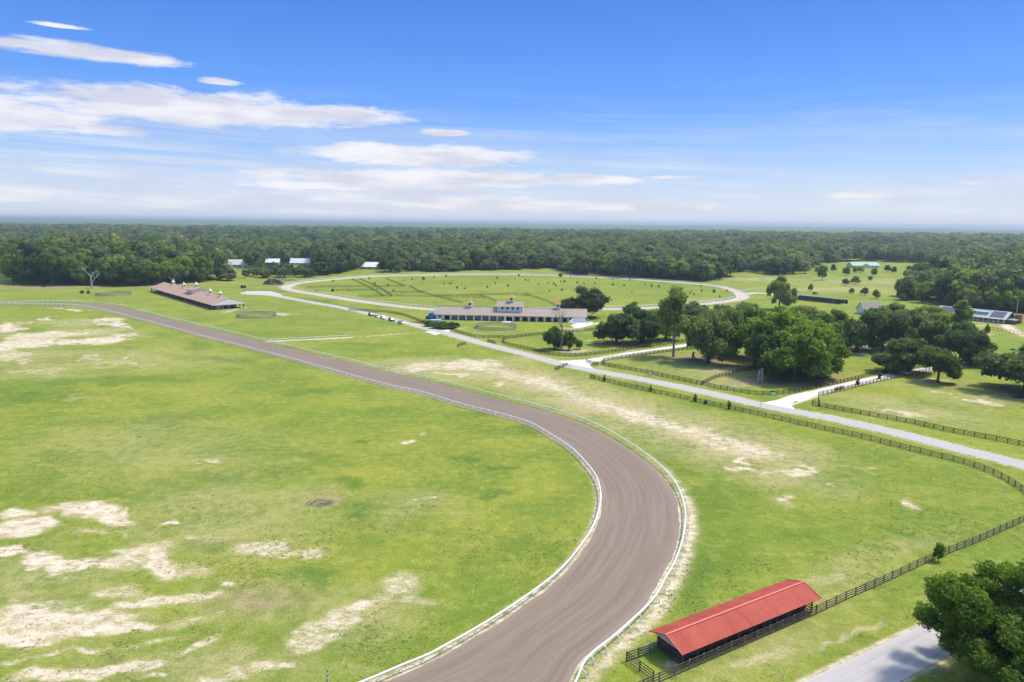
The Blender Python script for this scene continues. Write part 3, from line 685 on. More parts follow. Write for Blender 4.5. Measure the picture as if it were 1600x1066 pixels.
# ------------------------------------------------------------------ buildings
def roof_mat(name, c1, c2, rib, axis, rough=.5, streak=None):
    """metal roof: ribs run down the slope, i.e. bands along the ridge axis"""
    mt, t, b = new_mat(name, rough, .15)
    gp = t.n('ShaderNodeNewGeometry').outputs['Position']; X, Y, Z = t.sep(gp)
    u = t.m('ADD', t.m('MULTIPLY', X, axis[0]), t.m('MULTIPLY', Y, axis[1]))
    w = t.m('ADD', t.m('MULTIPLY', X, -axis[1]), t.m('MULTIPLY', Y, axis[0]))
    n1 = t.noise(t.xyz(t.m('MULTIPLY', u, 1.), t.m('MULTIPLY', w, .12)), 1.8, 5., .65); n2 = t.noise(gp, .35, 4., .6)
    n3 = t.noise(t.xyz(t.m('FLOOR', t.m('MULTIPLY', u, 1.09)), 0.), 7.3, 1.)
    c = t.mix(t.step(t.m('ADD', t.m('MULTIPLY', n1, .5), t.m('ADD', t.m('MULTIPLY', n2, .25), t.m('MULTIPLY', n3, .25))), .36, .64), c1, c2)
    if streak: c = t.mix(t.m('MULTIPLY', t.step(n1, .50, .72), .75), c, streak)
    t.put(b.inputs['Base Color'], c)
    bp = t.n('ShaderNodeBump'); t.put(bp.inputs['Height'], t.step(t.m('PINGPONG', t.m('MULTIPLY', u, 1.0), rib / 2), 0., .04)); bp.inputs['Strength'].default_value = .5; bp.inputs['Distance'].default_value = .03
    t.put(b.inputs['Normal'], bp.outputs[0]); return mt
# --- red roofed run-in shed
ax = (at(1266, 965) - at(1071.6, 1048)).normalized(); ay = Vector((-ax.y, ax.x, 0))
S0 = at(1071.6, 1048) + ay * .75 + ax * .2                    # near-left corner post
SL, SWd = 25.2, 4.6
m_redroof = roof_mat('red_metal_roof', (.29, .045, .028), (.40, .085, .052), .3, ax, .65, (.17, .035, .03))
m_redtrim = simple('pale_red_trim', (.62, .17, .12), .5, .3, .1)
m_cream = simple('cream_gable_board', (.50, .44, .33), .7, .2, .12)
m_dirtfloor = simple('trampled_dirt', (.09, .07, .05), .95, .1, .25)
shed = thing('run_in_shed', S0, 'long open-sided horse shed with a red metal roof', 'shed')
P = lambda u, v, z: S0 + ax * u + ay * v + Vector((0, 0, z))
ez, rz = 2.35, 3.45; o1, o2 = -.75, SWd + .75; mid = SWd / 2
ra, rb = -.9, SL + .9
MB().slab([P(ra, o1, ez), P(rb, o1, ez), P(rb, mid, rz), P(ra, mid, rz)], .06).build('roof', m_redroof, shed)
MB().beam(P(0, 1.2, .45), P(SL, 1.2, .45), .5, .5).build('feed_trough', m_board, shed)
MB().slab([P(ra, o2, ez), P(rb, o2, ez), P(rb, mid, rz), P(ra, mid, rz)], .06).build('roof', m_redroof, shed)
MB().beam(P(ra, mid, rz + .045), P(rb, mid, rz + .045), .3, .06).build('ridge_cap', m_redtrim, shed)
for uu in (ra - .02, rb + .02):
    b_ = MB(); b_.beam(P(uu, o1, ez + .0), P(uu, mid, rz + .0), .06, .2); b_.beam(P(uu, o2, ez + .0), P(uu, mid, rz + .0), .06, .2); b_.build('barge_board', m_redtrim, shed)
    in_ = uu + (.1 if uu < 1 else -.1)
    g_ = MB(); g_.prism([P(in_, .1, ez + .12), P(in_, SWd - .1, ez + .12), P(in_, mid, rz - .1)], Vector(), ax * .05); g_.build('gable_board', m_cream, shed)
np_ = 10
for i in range(np_ + 1):
    for v in (0, SWd):
        q = P(SL * i / np_, v, 0); MB().box(q + Vector((0, 0, 1.22)), (.16, .16, 2.5), ax).build('post', m_board, shed)
fm = MB()
for v in (.12, SWd - .12): fm.beam(P(0, v, ez - .02), P(SL, v, ez - .02), .06, .24)
for i in range(np_ + 1): fm.beam(P(SL * i / np_ + .12, 0, ez + .02), P(SL * i / np_ + .12, SWd, ez + .02), .06, .2)
fm.build('roof_frame', m_board, shed)
bk = MB()
for i in range(np_):
    for k in range(9):
        if i % 2 == 0 or k < 5: bk.beam(P(SL * i / np_, SWd + .1, .2 + k * .24), P(SL * (i + 1) / np_, SWd + .1, .2 + k * .24), .04, .21)
bk.build('back_boards', m_board, shed)
for u in (0, SL):
    en = MB()
    for z in (.35, .75, 1.15, 1.5) + ((1.8, 2.05) if u else ()): en.beam(P(u - .1, 0, z), P(u - .1, SWd, z), .05, .18)
    en.build('end_rails', m_board, shed)
dv = MB()
for i in (2, 4, 6, 8):
    for z in (.35, .75, 1.15, 1.5): dv.beam(P(SL * i / np_, .2, z), P(SL * i / np_, SWd, z), .05, .18)
dv.build('partitions', m_board, shed)
MB().add([P(0, -.1, .02), P(SL, -.1, .02), P(SL, SWd, .02), P(0, SWd, .02)], [(0, 1, 2, 3)]).build('floor', m_dirtfloor, shed)

m_wallw = simple('white_wall', (.74, .74, .72), .6, .3, .05, .6)
m_walls = simple('stall_front_boards', (.64, .58, .50), .7, .2, .12, 1.2)
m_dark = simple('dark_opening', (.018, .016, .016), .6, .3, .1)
m_glass = simple('window_glass', (.03, .04, .05), .12, .6, .05)
m_copper = simple('copper_roof', (.78, .40, .13), .5, .3, .08, 2.)
m_gold = simple('pale_gold_roof', (.72, .60, .33), .4, .5, .1, 2.)
m_colw = simple('white_column', (.76, .75, .72), .5, .3, .05)
m_browncol = simple('brown_column', (.16, .10, .075), .7, .2, .2)
def cupola(root, c, ax, w, h, capmat, wallmat, name='cupola', finial=True):
    """little louvred lantern with a peaked cap, c = foot on the ridge"""
    rot = math.atan2(ax[1], ax[0])
    o = MB().box((c[0], c[1], c[2] + h * .24), (w, w, h * .48), ax).build(name, wallmat, root)
    for s in ((1, 0), (-1, 0), (0, 1), (0, -1)):
        n = ax * s[0] + Vector((-ax.y, ax.x, 0)) * s[1]; q = Vector((c[0], c[1], c[2] + h * .3)) + n * (w * .5 + .01)
        MB().box(q, (.03, w * .5, h * .22), n).build('louvre', m_dark, o)
    k = w * .5 * math.sqrt(2)
    r = MB().lathe((c[0], c[1], c[2] + h * .48), [(k * 1.35, 0), (k * .95, h * .12), (k * .55, h * .28), (k * .16, h * .46)] + ([(.09, h * .48), (.05, h * .58)] if finial else [(.04, h * .5)]), 4, rot + math.pi / 4)
    r.build('cap', capmat, o)
# --- centre barn
A0, A1 = at(681, 499.5), at(915, 504.3)
ax = (A1 - A0); LA = ax.length; ax.normalize(); ay = Vector((-ax.y, ax.x, 0))
m_roofA = roof_mat('mauve_brown_metal_roof', (.30, .235, .185), (.37, .295, .23), .4, ax, .5, (.27, .20, .175))
barn = thing('long_barn', A0, 'long white horse barn with a mauve roof, copper-capped cupolas and a raised centre', 'barn')
P = lambda u, v, z: A0 + ax * u + ay * v + Vector((0, 0, z))
WA = 15.; ez, rz = 3.4, 6.9
pitch = (rz - ez) / (WA / 2)
for v0 in (-.7, WA + .7):
    MB().slab([P(-1.2, v0, ez - .7 * pitch), P(LA + .8, v0, ez - .7 * pitch), P(LA + .8, WA / 2, rz), P(-1.2, WA / 2, rz)], .12).build('roof', m_roofA, barn)
MB().beam(P(-1.2, WA / 2, rz + .05), P(LA + .8, WA / 2, rz + .05), .5, .1).build('ridge_cap', m_roofA, barn)
wl = MB()
fr_v = 3.0
wl.prism([P(6, fr_v, 0), P(6, fr_v, ez + fr_v * pitch - .2), P(LA - 9, fr_v, ez + fr_v * pitch - .2), P(LA - 9, fr_v, 0)], Vector(), ay * .2)
wl.build('wall', m_walls, barn)
w2 = MB(); w2.prism([P(0, WA - 3, 0), P(0, WA - 3, ez + .6), P(LA, WA - 3, ez + .6), P(LA, WA - 3, 0)], Vector(), ay * .2); w2.build('wall', m_wallw, barn)
for u in (0., LA - .25):
    e = MB(); e.prism([P(u, .3, 0), P(u, WA - .3, 0), P(u, WA - .3, ez + .3 * pitch - .14), P(u, WA / 2, rz - .16), P(u, .3, ez + .3 * pitch - .14)], Vector(), ax * .25); e.build('gable_wall', m_wallw, barn)
# end rooms
er = MB(); er.box(P(2.6, 1.7, 1.6), (4.6, 2.9, 3.2), ax); er.build('end_room', m_wallw, barn)
MB().box(P(2.3, .22, 2.0), (1.7, .08, 1.1), ax).build('window', m_glass, barn)
er = MB(); er.box(P(LA - 3.6, 1.2, 1.6), (6.6, 3.6, 3.2), ax); er.build('end_room', m_wallw, barn)
w3 = MB(); w3.prism([P(LA - 8.2, -3.2, .02), P(LA - 1.5, -3.2, .02), P(LA - .6, -.65, .02), P(LA - 6.9, -.65, .02), ], Vector(), Vector((0, 0, .12))); w3.build('end_ramp', m_wallw, barn)
ws = MB(); ws.prism([P(LA - 6.9, -.62, 0), P(LA - 6.9, -.62, 2.6), P(LA - 9.6, -3.0, .9), P(LA - 9.6, -3.0, 0)], Vector(), ax * .15); ws.build('wing_wall', m_wallw, barn)
# columns and stalls
nst = 15; u0, u1 = 8.6, LA - 9.8
for i in range(nst + 1):
    u = u0 + (u1 - u0) * i / nst
    MB().box(P(u, -.25, 1.6), (.85, .6, 3.2), ax).build('column', m_colw, barn)
for i in range(nst):
    ua = u0 + (u1 - u0) * i / nst; du = (u1 - u0) / nst
    if i == 7:
        MB().box(P(ua + du / 2, fr_v - .04, 1.7), (du * .95, .1, 3.3), ax).build('aisle_opening', m_dark, barn); continue
    if i > 7:
        MB().box(P(ua + du * .5, fr_v - .06, 1.45), (1.7, .12, 2.7), ax).build('stall_door', m_dark, barn)
        MB().box(P(ua + du * .86, fr_v - .06, 1.9), (.5, .1, 1.0), ax).build('window', m_glass, barn)
    else:
        MB().box(P(ua + du * .62, fr_v - .06, 2.05), (.95, .12, 1.25), ax).build('window', m_glass, barn)
        MB().box(P(ua + du * .97, fr_v - .06, 1.45), (.9, .12, 2.7), ax).build('stall_door', m_dark, barn)
MB().box(P(2.9 + 3.6, fr_v - .3, 1.7), (3.2, .3, 3.2), ax).build('aisle_opening', m_dark, barn)
MB().box(P(u0 + (u1 - u0) * 7.75 / nst, -.35, 2.75), (2.6, .12, 1.0), ax).build('name_board', m_cream, barn)
MB().beam(P(-1, -.72, ez - .62), P(LA + .7, -.72, ez - .62), .12, .22).build('fascia', m_walls, barn)
# raised centre
mu0, mu1 = at(777, 500), at(817, 501); a_, b_ = (mu0 - A0).dot(ax), (mu1 - A0).dot(ax)
mc = MB(); vf, vb = 3.4, WA - 3.4; mz0, mz1, mzr = ez + 1.2, 8.0, 10.3
mc.prism([P(a_, vf, mz0), P(a_, vb, mz0), P(a_, vb, mz1), P(a_, WA / 2, mzr - .15), P(a_, vf, mz1)], Vector(), ax * (b_ - a_))
mon = mc.build('raised_centre', m_wallw, barn)
mp = (mzr - mz1) / (WA / 2 - vf)
for v0 in (vf - .6, vb + .6):
    MB().slab([P(a_ - .6, v0, mz1 - .6 * mp + .1), P(b_ + .6, v0, mz1 - .6 * mp + .1), P(b_ + .6, WA / 2, mzr + .1), P(a_ - .6, WA / 2, mzr + .1)], .12).build('upper_roof', m_roofA, mon)
for k in range(4):
    u = a_ + (b_ - a_) * (.2 + .2 * k); MB().box(P(u, vf - .03, mz1 - 1.15), (1.25, .08, 1.35), ax).build('window', m_glass, mon)
for pxx, zz, bz in ((731, 0, rz - .2), (867.6, 0, rz - .2)):
    q = at(pxx, 500); u = (q - A0).dot(ax) * 1.022; c = P(u, WA / 2, bz); cupola(barn, c, ax, 2.3, 5.6, m_copper, m_colw)
cupola(barn, P((a_ + b_) / 2 + .4, WA / 2, mzr - .2), ax, 2.3, 5.4, m_copper, m_colw)

# --- left barn
B0 = at(333, 484.5); bd_ = (at(236.5, 456) - B0); LB = bd_.length; ax = bd_.normalized(); ay = Vector((ax.y, -ax.x, 0))   # ay towards the right side
P = lambda u, v, z: B0 + ax * u + ay * v + Vector((0, 0, z))
m_roofB = roof_mat('salmon_brown_metal_roof', (.38, .235, .155), (.45, .295, .205), .4, ax, .5, (.34, .19, .14))
m_bwall = simple('barn_grey_wall', (.58, .52, .47), .7, .2, .15, 1.)
barn2 = thing('left_barn', B0, 'very long salmon-roofed horse barn with five gold-capped cupolas by the left woods', 'barn')
WB = 19.; ez, rz = 3.3, 6.9; pitch = (rz - ez) / (WB / 2)
for v0 in (-.8, WB + .8):
    MB().slab([P(-1.5, v0, ez - .8 * pitch), P(LB + 1, v0, ez - .8 * pitch), P(LB + 1, WB / 2, rz), P(-1.5, WB / 2, rz)] if v0 < 0 else [P(-1.5, v0, ez - .8 * pitch), P(LB + 1, v0, ez - .8 * pitch), P(LB + 1, WB / 2, rz), P(-1.5, WB / 2, rz)], .12).build('roof', m_roofB, barn2)
# white sloping end canopy over the near gable
MB().add([P(-1.6, -.9, ez - .45), P(-1.6, WB + .9, ez - .45), P(-1.35, WB / 2, rz - .1), P(-1.0, -.9, ez - .45), P(-1.0, WB + .9, ez - .45), P(-1.0, WB / 2, rz - .1)], [(0, 1, 2), (5, 4, 3), (0, 3, 4, 1), (1, 4, 5, 2), (2, 5, 3, 0)]).build('gable_board', m_wallw, barn2)
w = MB(); w.prism([P(4, 3.4, 0), P(4, 3.4, ez + 1), P(LB - 1, 3.4, ez + 1), P(LB - 1, 3.4, 0)], Vector(), ay * .2); w.build('wall', m_bwall, barn2)
w = MB(); w.prism([P(4, WB - 3.6, 0), P(4, WB - 3.6, ez + 1), P(LB - 1, WB - 3.6, ez + 1), P(LB - 1, WB - 3.6, 0)], Vector(), ay * .2); w.build('wall', m_bwall, barn2)
for uu in (3.8, LB - 1.2):
    w = MB(); w.prism([P(uu, 3.4, 0), P(uu, WB - 3.4, 0), P(uu, WB - 3.4, ez + 1.1), P(uu, WB / 2, rz - .3), P(uu, 3.4, ez + 1.1)], Vector(), ax * .2); w.build('gable_wall', m_bwall, barn2)
MB().box(P(3.72, 4.6, 1.4), (.08, 1.8, 2.7), ax).build('white_door', m_wallw, barn2)
for vv, ww in ((8.2, 3.4), (13.2, 3.6)): MB().box(P(3.74, vv, .85), (.08, ww, 1.5), ax).build('dark_opening', m_dark, barn2)
ncol = 21
for i in range(ncol + 1):
    u = .4 + (LB - 1) * i / ncol; MB().box(P(u, 0, 1.5), (.55, .55, 3.0), ax).build('column', m_browncol, barn2)
for v in (WB * .33, WB * .66, WB): MB().box(P(.4, v, 1.5), (.5, .5, 3.0), ax).build('column', m_cream if v < WB * .5 else m_browncol, barn2)
for i in range(1, 6): MB().box(P(.4 + (LB - 1) * i / ncol, WB, 1.5), (.5, .5, 3.), ax).build('column', m_browncol, barn2)
for i in range(ncol):
    u = .4 + (LB - 1) * (i + .5) / ncol
    if u < 5: continue
    MB().box(P(u - 1.2, 3.34, 1.35), (1.7, .12, 2.5), ax).build('stall_door', m_dark, barn2)
    MB().box(P(u + 1.5, 3.34, 1.75), (1.4, .12, 1.4), ax).build('window_panel', m_wallw, barn2)
lowb = MB()
for z in (.35, .8): lowb.beam(P(.4, -.05, z), P(LB - .6, -.05, z), .06, .22)
lowb.build('low_rails', m_browncol, barn2)
MB().add([P(-2.2, -1.2, .03), P(LB, -1.2, .03), P(LB, WB, .03), P(-2.2, WB + 1.5, .03)], [(0, 1, 2, 3)]).build('slab', simple('sand_slab', (.45, .37, .24), .9, .1, .2), barn2)
# raised cross roof
uc = (at(301, 480) - B0).dot(ax) ; uc = LB * .44
cr = MB(); hw = 6.5
cr.prism([P(uc - hw, WB / 2 - 4.5, ez + 1.4), P(uc - hw, WB / 2 + 4.5, ez + 1.4), P(uc - hw, WB / 2 + 4.5, 7.6), P(uc - hw, WB / 2, 8.8), P(uc - hw, WB / 2 - 4.5, 7.6)], Vector(), ax * hw * 2)
cb = cr.build('raised_centre', m_wallw, barn2)
for v0 in (-5.2, 5.2): MB().slab([P(uc - hw - .8, WB / 2 + v0, 7.5), P(uc + hw + .8, WB / 2 + v0, 7.5), P(uc + hw + .8, WB / 2, 9.0), P(uc - hw - .8, WB / 2, 9.0)], .1).build('upper_roof', m_roofB, cb)
for k in (-3.5, 0, 3.5): MB().box(P(uc + k, WB / 2 - 4.53, 7.0), (1.5, .08, .8), ax).build('window', m_glass, cb)
for fr_, zz in ((.10, rz), (.235, rz), (.44, 8.9), (.64, rz), (.83, rz)): cupola(barn2, P(LB * fr_, WB / 2, zz - .2), ax, 1.7, 4.2, m_gold, m_colw, finial=False)

# --- solar-roofed house at right
Hh0 = at(1569, 506.5); hx = (at(1469, 488, 3) - at(1569, 498, 3)); hx.z = 0; LH = 38.; ax = hx.normalized(); ay = Vector((ax.y, -ax.x, 0))
if ay.y < 0: ay = -ay
P = lambda u, v, z: Hh0 + ax * u + ay * v + Vector((0, 0, z))
m_teal2 = simple('teal_green_roof', (.23, .36, .30), .5, .3, .1); m_greenwall = simple('green_gable', (.035, .17, .13), .6, .2, .1)
m_tan = simple('tan_roof', (.46, .43, .38), .6, .2, .12, 1.)
m_solar, t, b = new_mat('solar_panel', .25, .6)
gp = t.n('ShaderNodeNewGeometry').outputs['Position']; X_, Y_, Z_ = t.sep(gp)
u_ = t.m('ADD', t.m('MULTIPLY', X_, ax.x), t.m('MULTIPLY', Y_, ax.y))
ln = t.step(t.m('PINGPONG', u_, .55), 0., .06)
t.put(b.inputs['Base Color'], t.mix(ln, (.12, .12, .13), (.030, .026, .042)))
house = thing('solar_house', Hh0, 'low house with solar panels on its roof and a green gable at the right', 'house')
WH = 14.; ez, rz = 3.1, 6.6; pitch = (rz - ez) / (WH / 2)
for v0 in (-1., WH + 1.):
    MB().slab([P(-1, v0, ez - pitch), P(LH, v0, ez - pitch), P(LH, WH / 2, rz), P(-1, WH / 2, rz)], .12).build('roof', m_tan, house)
w = MB(); w.prism([P(0, 2.4, 0), P(0, WH - .4, 0), P(0, WH - .4, ez), P(0, WH / 2, rz - .2), P(0, 2.4, ez + 2.4 * pitch - .2)], Vector(), ax * (LH - 1)); w.build('wall', simple('house_grey_blue', (.30, .33, .36), .7, .2, .1), house)
MB().prism([P(-.12, 2.2, 2.6), P(-.12, WH - .4, 2.6), P(-.12, WH / 2, rz - .2)], Vector(), ax * .1).build('gable', m_greenwall, house)
def on_slope(u0, u1, v0, v1, lift, th, name, mat, par=house):
    z = lambda v: ez + v * pitch + lift
    return MB().slab([P(u0, v0, z(v0)), P(u1, v0, z(v0)), P(u1, v1, z(v1)), P(u0, v1, z(v1))], th).build(name, mat, par)
on_slope(1.0, 8.2, .4, 6.3, .12, .08, 'solar_array', m_solar); on_slope(19., 36., .2, 6.3, .12, .08, 'solar_array', m_solar)
on_slope(8.8, 18.4, 3.6, 6.9, .06, .03, 'green_roof_panel', m_teal2)
dm = MB(); dm.box(P(13.4, 3.2, ez + 2.2), (7.6, 1.5, 1.1), ax); dmo = dm.build('dormer', m_wallw, house)
for k in range(5): MB().box(P(10.4 + k * 1.5, 2.42, ez + 2.25), (.9, .06, .6), ax).build('window', m_glass, dmo)
for k in range(8): MB().box(P(.3 + k * 2.6, -.6, 1.4), (.3, .3, 2.8), ax).build('porch_post', m_wallw, house)
pr_ = MB()
for z in (.5, .95): pr_.beam(P(0, -.6, z), P(20, -.6, z), .06, .12)
pr_.build('porch_rail', m_wallw, house)
for k in range(5): MB().box(P(2.2 + k * 4, 2.36, 1.6), (1.8, .06, 1.5), ax).build('window', m_glass, house)
lean = MB(); lean.box(P(-2.2, 4.5, 1.2), (4.2, 5, 2.4), ax); lean.build('side_porch', m_browncol, house)
MB().slab([P(-5, 1.6, 2.5), P(0, 1.6, 2.7), P(0, 7.5, 2.7), P(-5, 7.5, 2.5)], .1).build('porch_roof', m_teal2, house)
MB().box(P(-3.5, 10.5, 2.6), (3.0, 3.0, 5.2), ax).build('brown_annex', simple('rust_wall', (.36, .16, .10), .7, .2, .15), house)

# --- smaller buildings
def cottage(c, axis, L, Wd, ez, rz, roofm, wallm, label, name='farm_building', nwin=4, group=None):
    c = Vector((c[0], c[1], 0)); ax = Vector((axis[0], axis[1], 0)).normalized(); ay = Vector((-ax.y, ax.x, 0))
    P = lambda u, v, z: c + ax * (u - L / 2) + ay * v + Vector((0, 0, z)); pitch = (rz - ez) / (Wd / 2)
    root = thing(name, c, label, 'building', group)
    w = MB(); w.prism([P(0, 0, 0), P(0, Wd, 0), P(0, Wd, ez), P(0, Wd / 2, rz - .1), P(0, 0, ez)], Vector(), ax * L); w.build('wall', wallm, root)
    for v0 in (-.6, Wd + .6): MB().slab([P(-.6, v0, ez - .6 * pitch + .1), P(L + .6, v0, ez - .6 * pitch + .1), P(L + .6, Wd / 2, rz + .1), P(-.6, Wd / 2, rz + .1)], .12).build('roof', roofm, root)
    for k in range(nwin): MB().box(P(L * (k + .5) / nwin, -.03, ez * .55), (min(1.8, L / nwin * .4), .06, ez * .4), ax).build('window', m_glass, root)
    MB().box(P(L * (.5), -.04, 1.1), (1.2, .07, 2.2), ax).build('door', m_dark, root)
    return root, P
m_greenroof = simple('green_metal_roof', (.10, .30, .22), .5, .3, .1); m_yellow = simple('pale_yellow_wall', (.72, .60, .38), .7, .2, .08)
m_mob = simple('cream_wall', (.60, .56, .47), .7, .2, .1); m_whroof = simple('white_metal_roof', (.72, .72, .72), .5, .3, .05); m_greyroof = simple('grey_brown_roof', (.27, .23, .21), .7, .2, .15)
m_pinkwall = simple('dull_pink_wall', (.50, .36, .31), .7, .2, .1)
c = at(1353, 419); r_, Pf = cottage(c, (1, .16), 39., 13, 3.4, 7.5, m_greenroof, m_yellow, 'pale yellow house with a green roof in the far right field', 'yellow_house', 6)
q = MB(); q.prism([Pf(12, -2, 0), Pf(24, -2, 0), Pf(24, -2, 3.4), Pf(18, -2, 6.4), Pf(12, -2, 3.4)], Vector(), Vector((0, 5, 0))); q.build('front_gable', m_yellow, r_)
cottage(at(1364, 492), (1, .05), 11.8, 9, 3.2, 7.5, m_greyroof, m_wallw, 'small grey-roofed building behind the moss-hung oaks', 'farm_building', 2)
cottage(at(371, 419), (1, .0), 24, 12, 4.2, 9.5, m_mob, m_wallw, 'cream building between trees left of the far dark cypress', 'farm_building', 4)
cottage(at(425, 414), (1, .05), 17, 9, 3.4, 7.5, m_whroof, m_pinkwall, 'white-roofed low building half hidden by trees beyond the road end', 'farm_building', 4)
cottage(at(470, 415), (1, -.05), 27, 9, 3.6, 8.5, m_whroof, m_mob, 'long white-roofed building in the trees behind the oval left end', 'farm_building', 5)
cottage(at(578, 421), (1, .0), 24, 12, 3.2, 8, m_whroof, m_pinkwall, 'white-roofed reddish building behind the oval, alone between crowns', 'farm_building', 3)
cottage(at(519, 366), (1, .0), 50, 24, 6, 16, m_whroof, m_wallw, 'tiny white roof far off in the middle of the woods', 'farm_building', 3)
cottage(at(632, 405.5), (1, .1), 30, 12, 5, 10, m_mob, m_mob, 'pale low roof showing between tree crowns behind the oval', 'farm_building', 3)
# dark netted enclosure with pale top rail right of the round oak
e0, e1 = at(1237, 468), at(1314, 476); dd = (e1 - e0).normalized(); nn_ = Vector((-dd.y, dd.x, 0)); nn_ = nn_ if nn_.y > 0 else -nn_
net = thing('netted_enclosure', e0, 'dark blue netted enclosure with a pale top rail behind the oaks', 'enclosure')
m_net = simple('blue_black_net', (.03, .04, .065), .8, .2, .4, .8)
LE = (e1 - e0).length
nb = MB()
for i in range(26): nb.box(e0 + dd * LE * (i + .5) / 26 + Vector((0, 0, 1.5)), (LE / 26 * .86, .12, 2.9), dd)
nb.build('net_panels', m_net, net)
MB().beam(e0 + nn_ * 9 + Vector((0, 0, 2.9)), e1 + nn_ * 9 + Vector((0, 0, 2.9)), .5, .35).build('top_rail', m_whroof, net)
nb = MB()
for i in range(14): nb.box(e0 + dd * LE * (i + .5) / 14 + nn_ * 9 + Vector((0, 0, 1.4)), (LE / 14 * .9, .12, 2.8), dd)
nb.build('net_panels', m_net, net)
MB().beam(e0 + dd * .2 + Vector((0, 0, 2.9)), e0 + dd * .2 + nn_ * 9 + Vector((0, 0, 2.9)), .2, .2).build('side_rail', m_galv, net)

# ------------------------------------------------------------------ vehicles
m_tyre = simple('tyre', (.02, .02, .02), .8, .2); m_rim = simple('rim', (.4, .4, .42), .3, .5, metal=.6)
m_blackp = simple('black_car_paint', (.018, .018, .02), .2, .6); m_whitep = simple('white_car_paint', (.74, .74, .75), .25, .6, .03); m_greyp = simple('dark_grey_car_paint', (.03, .035, .04), .2, .6)
m_lamp = simple('headlight_lens', (.7, .7, .68), .15, .6); m_tail = simple('tail_light_lens', (.35, .02, .02), .2, .6)
def car(loc, ang, paint, kind, label, name='parked_car', cat='car', group='cars parked on the verge'):
    root = thing(name, loc, label, cat, group, ang)
    L, Wd, Hh = {'suv': (4.9, 1.95, 1.82), 'sedan': (4.8, 1.85, 1.46), 'pickup': (5.8, 2.0, 1.85), 'cart': (2.6, 1.3, 1.8)}[kind]
    w = Wd / 2; g = .28; bz = Hh * .54
    def ex(prof, y0, y1, ins=0.):
        mb = MB(); n = len(prof)
        mb.add([(x, y0 + (ins if z > bz + .05 else 0), z) for x, z in prof] + [(x, y1 - (ins if z > bz + .05 else 0), z) for x, z in prof],
               [tuple(range(n)), tuple(range(n, 2 * n))[::-1]] + [(i, n + i, n + (i + 1) % n, (i + 1) % n) for i in range(n)]); return mb
    f = L / 2
    if kind == 'pickup': body = [(-f, g + .15), (-f, bz + .05), (-.2 - f * .12, bz + .05), (f * .36, bz + .03), (f - .25, bz - .08), (f, bz - .3), (f, g)]
    else: body = [(-f, g + .15), (-f + .05, bz - .05), (-f * .9, bz), (f * .42, bz), (f - .3, bz - .12), (f, bz - .32), (f, g)]
    ex(body, -w, w).build('body', paint, root, local=False)
    if kind == 'suv': cab = [(-f * .93, bz), (-f * .8, Hh - .04), (-f * .1, Hh), (f * .12, Hh - .05), (f * .42, bz)]
    elif kind == 'sedan': cab = [(-f * .78, bz), (-f * .45, Hh - .05), (-f * .05, Hh), (f * .1, Hh - .03), (f * .44, bz)]
    elif kind == 'pickup': cab = [(-f * .25, bz), (-f * .2, Hh - .05), (f * .1, Hh), (f * .18, Hh - .04), (f * .4, bz)]
    else: cab = [(-f * .5, bz), (-f * .4, Hh - .3), (f * .3, Hh - .3), (f * .4, bz)]
    ex(cab, -w + .08, w - .08, .14).build('windows', m_glass, root, local=False)
    xs = [x for x, z in cab if z > Hh - .35]; MB().box(((min(xs) + max(xs)) / 2, 0, Hh + .0), (max(xs) - min(xs) + .1, Wd - .42, .07)).build('roof', paint, root, local=False)
    if kind == 'pickup':
        MB().box((-f * .62, 0, bz + .06), (f * .68, Wd - .3, .02)).build('bed', m_tyre, root, local=False)
    for sx_ in (-.62, .62):
        for sy_ in (-1, 1):
            r = .36 if kind != 'cart' else .25
            mb = MB(); mb.tube([(f * sx_, sy_ * (w - .18), r), (f * sx_, sy_ * (w + .02), r)], r, 14); wh = mb.build('wheel', m_tyre, root, local=False)
            MB().tube([(f * sx_, sy_ * (w + .015), r), (f * sx_, sy_ * (w + .035), r)], r * .55, 10).build('rim', m_rim, wh, local=False)
    for sy_ in (-1, 1):
        MB().box((f - .02, sy_ * (w - .3), bz - .38), (.08, .35, .16)).build('headlight', m_lamp, root, local=False)
        MB().box((-f + .0, sy_ * (w - .2), bz - .2), (.08, .2, .25)).build('tail_light', m_tail, root, local=False)
    return root
rd = (at(640, 506) - at(580, 491)); ra_ = math.atan2(rd.y, rd.x)
car(at(580, 493.6), ra_, m_blackp, 'suv', 'black car at the left end of the parked row'); car(at(589, 496.0), ra_, m_whitep, 'sedan', 'white car parked just right of the black car')
car(at(599, 498.5), ra_, m_whitep, 'suv', 'white car in the middle of the parked row'); car(at(612, 501.8), ra_, m_greyp, 'suv', 'dark grey car between white ones in the parked row')
car(at(627, 505.6), ra_, m_whitep, 'pickup', 'white pickup at the right end of the parked row')
car(at(919, 504), .2, m_whitep, 'cart', 'small white cart at the right end of the long barn', 'utility_cart', 'cart', None)
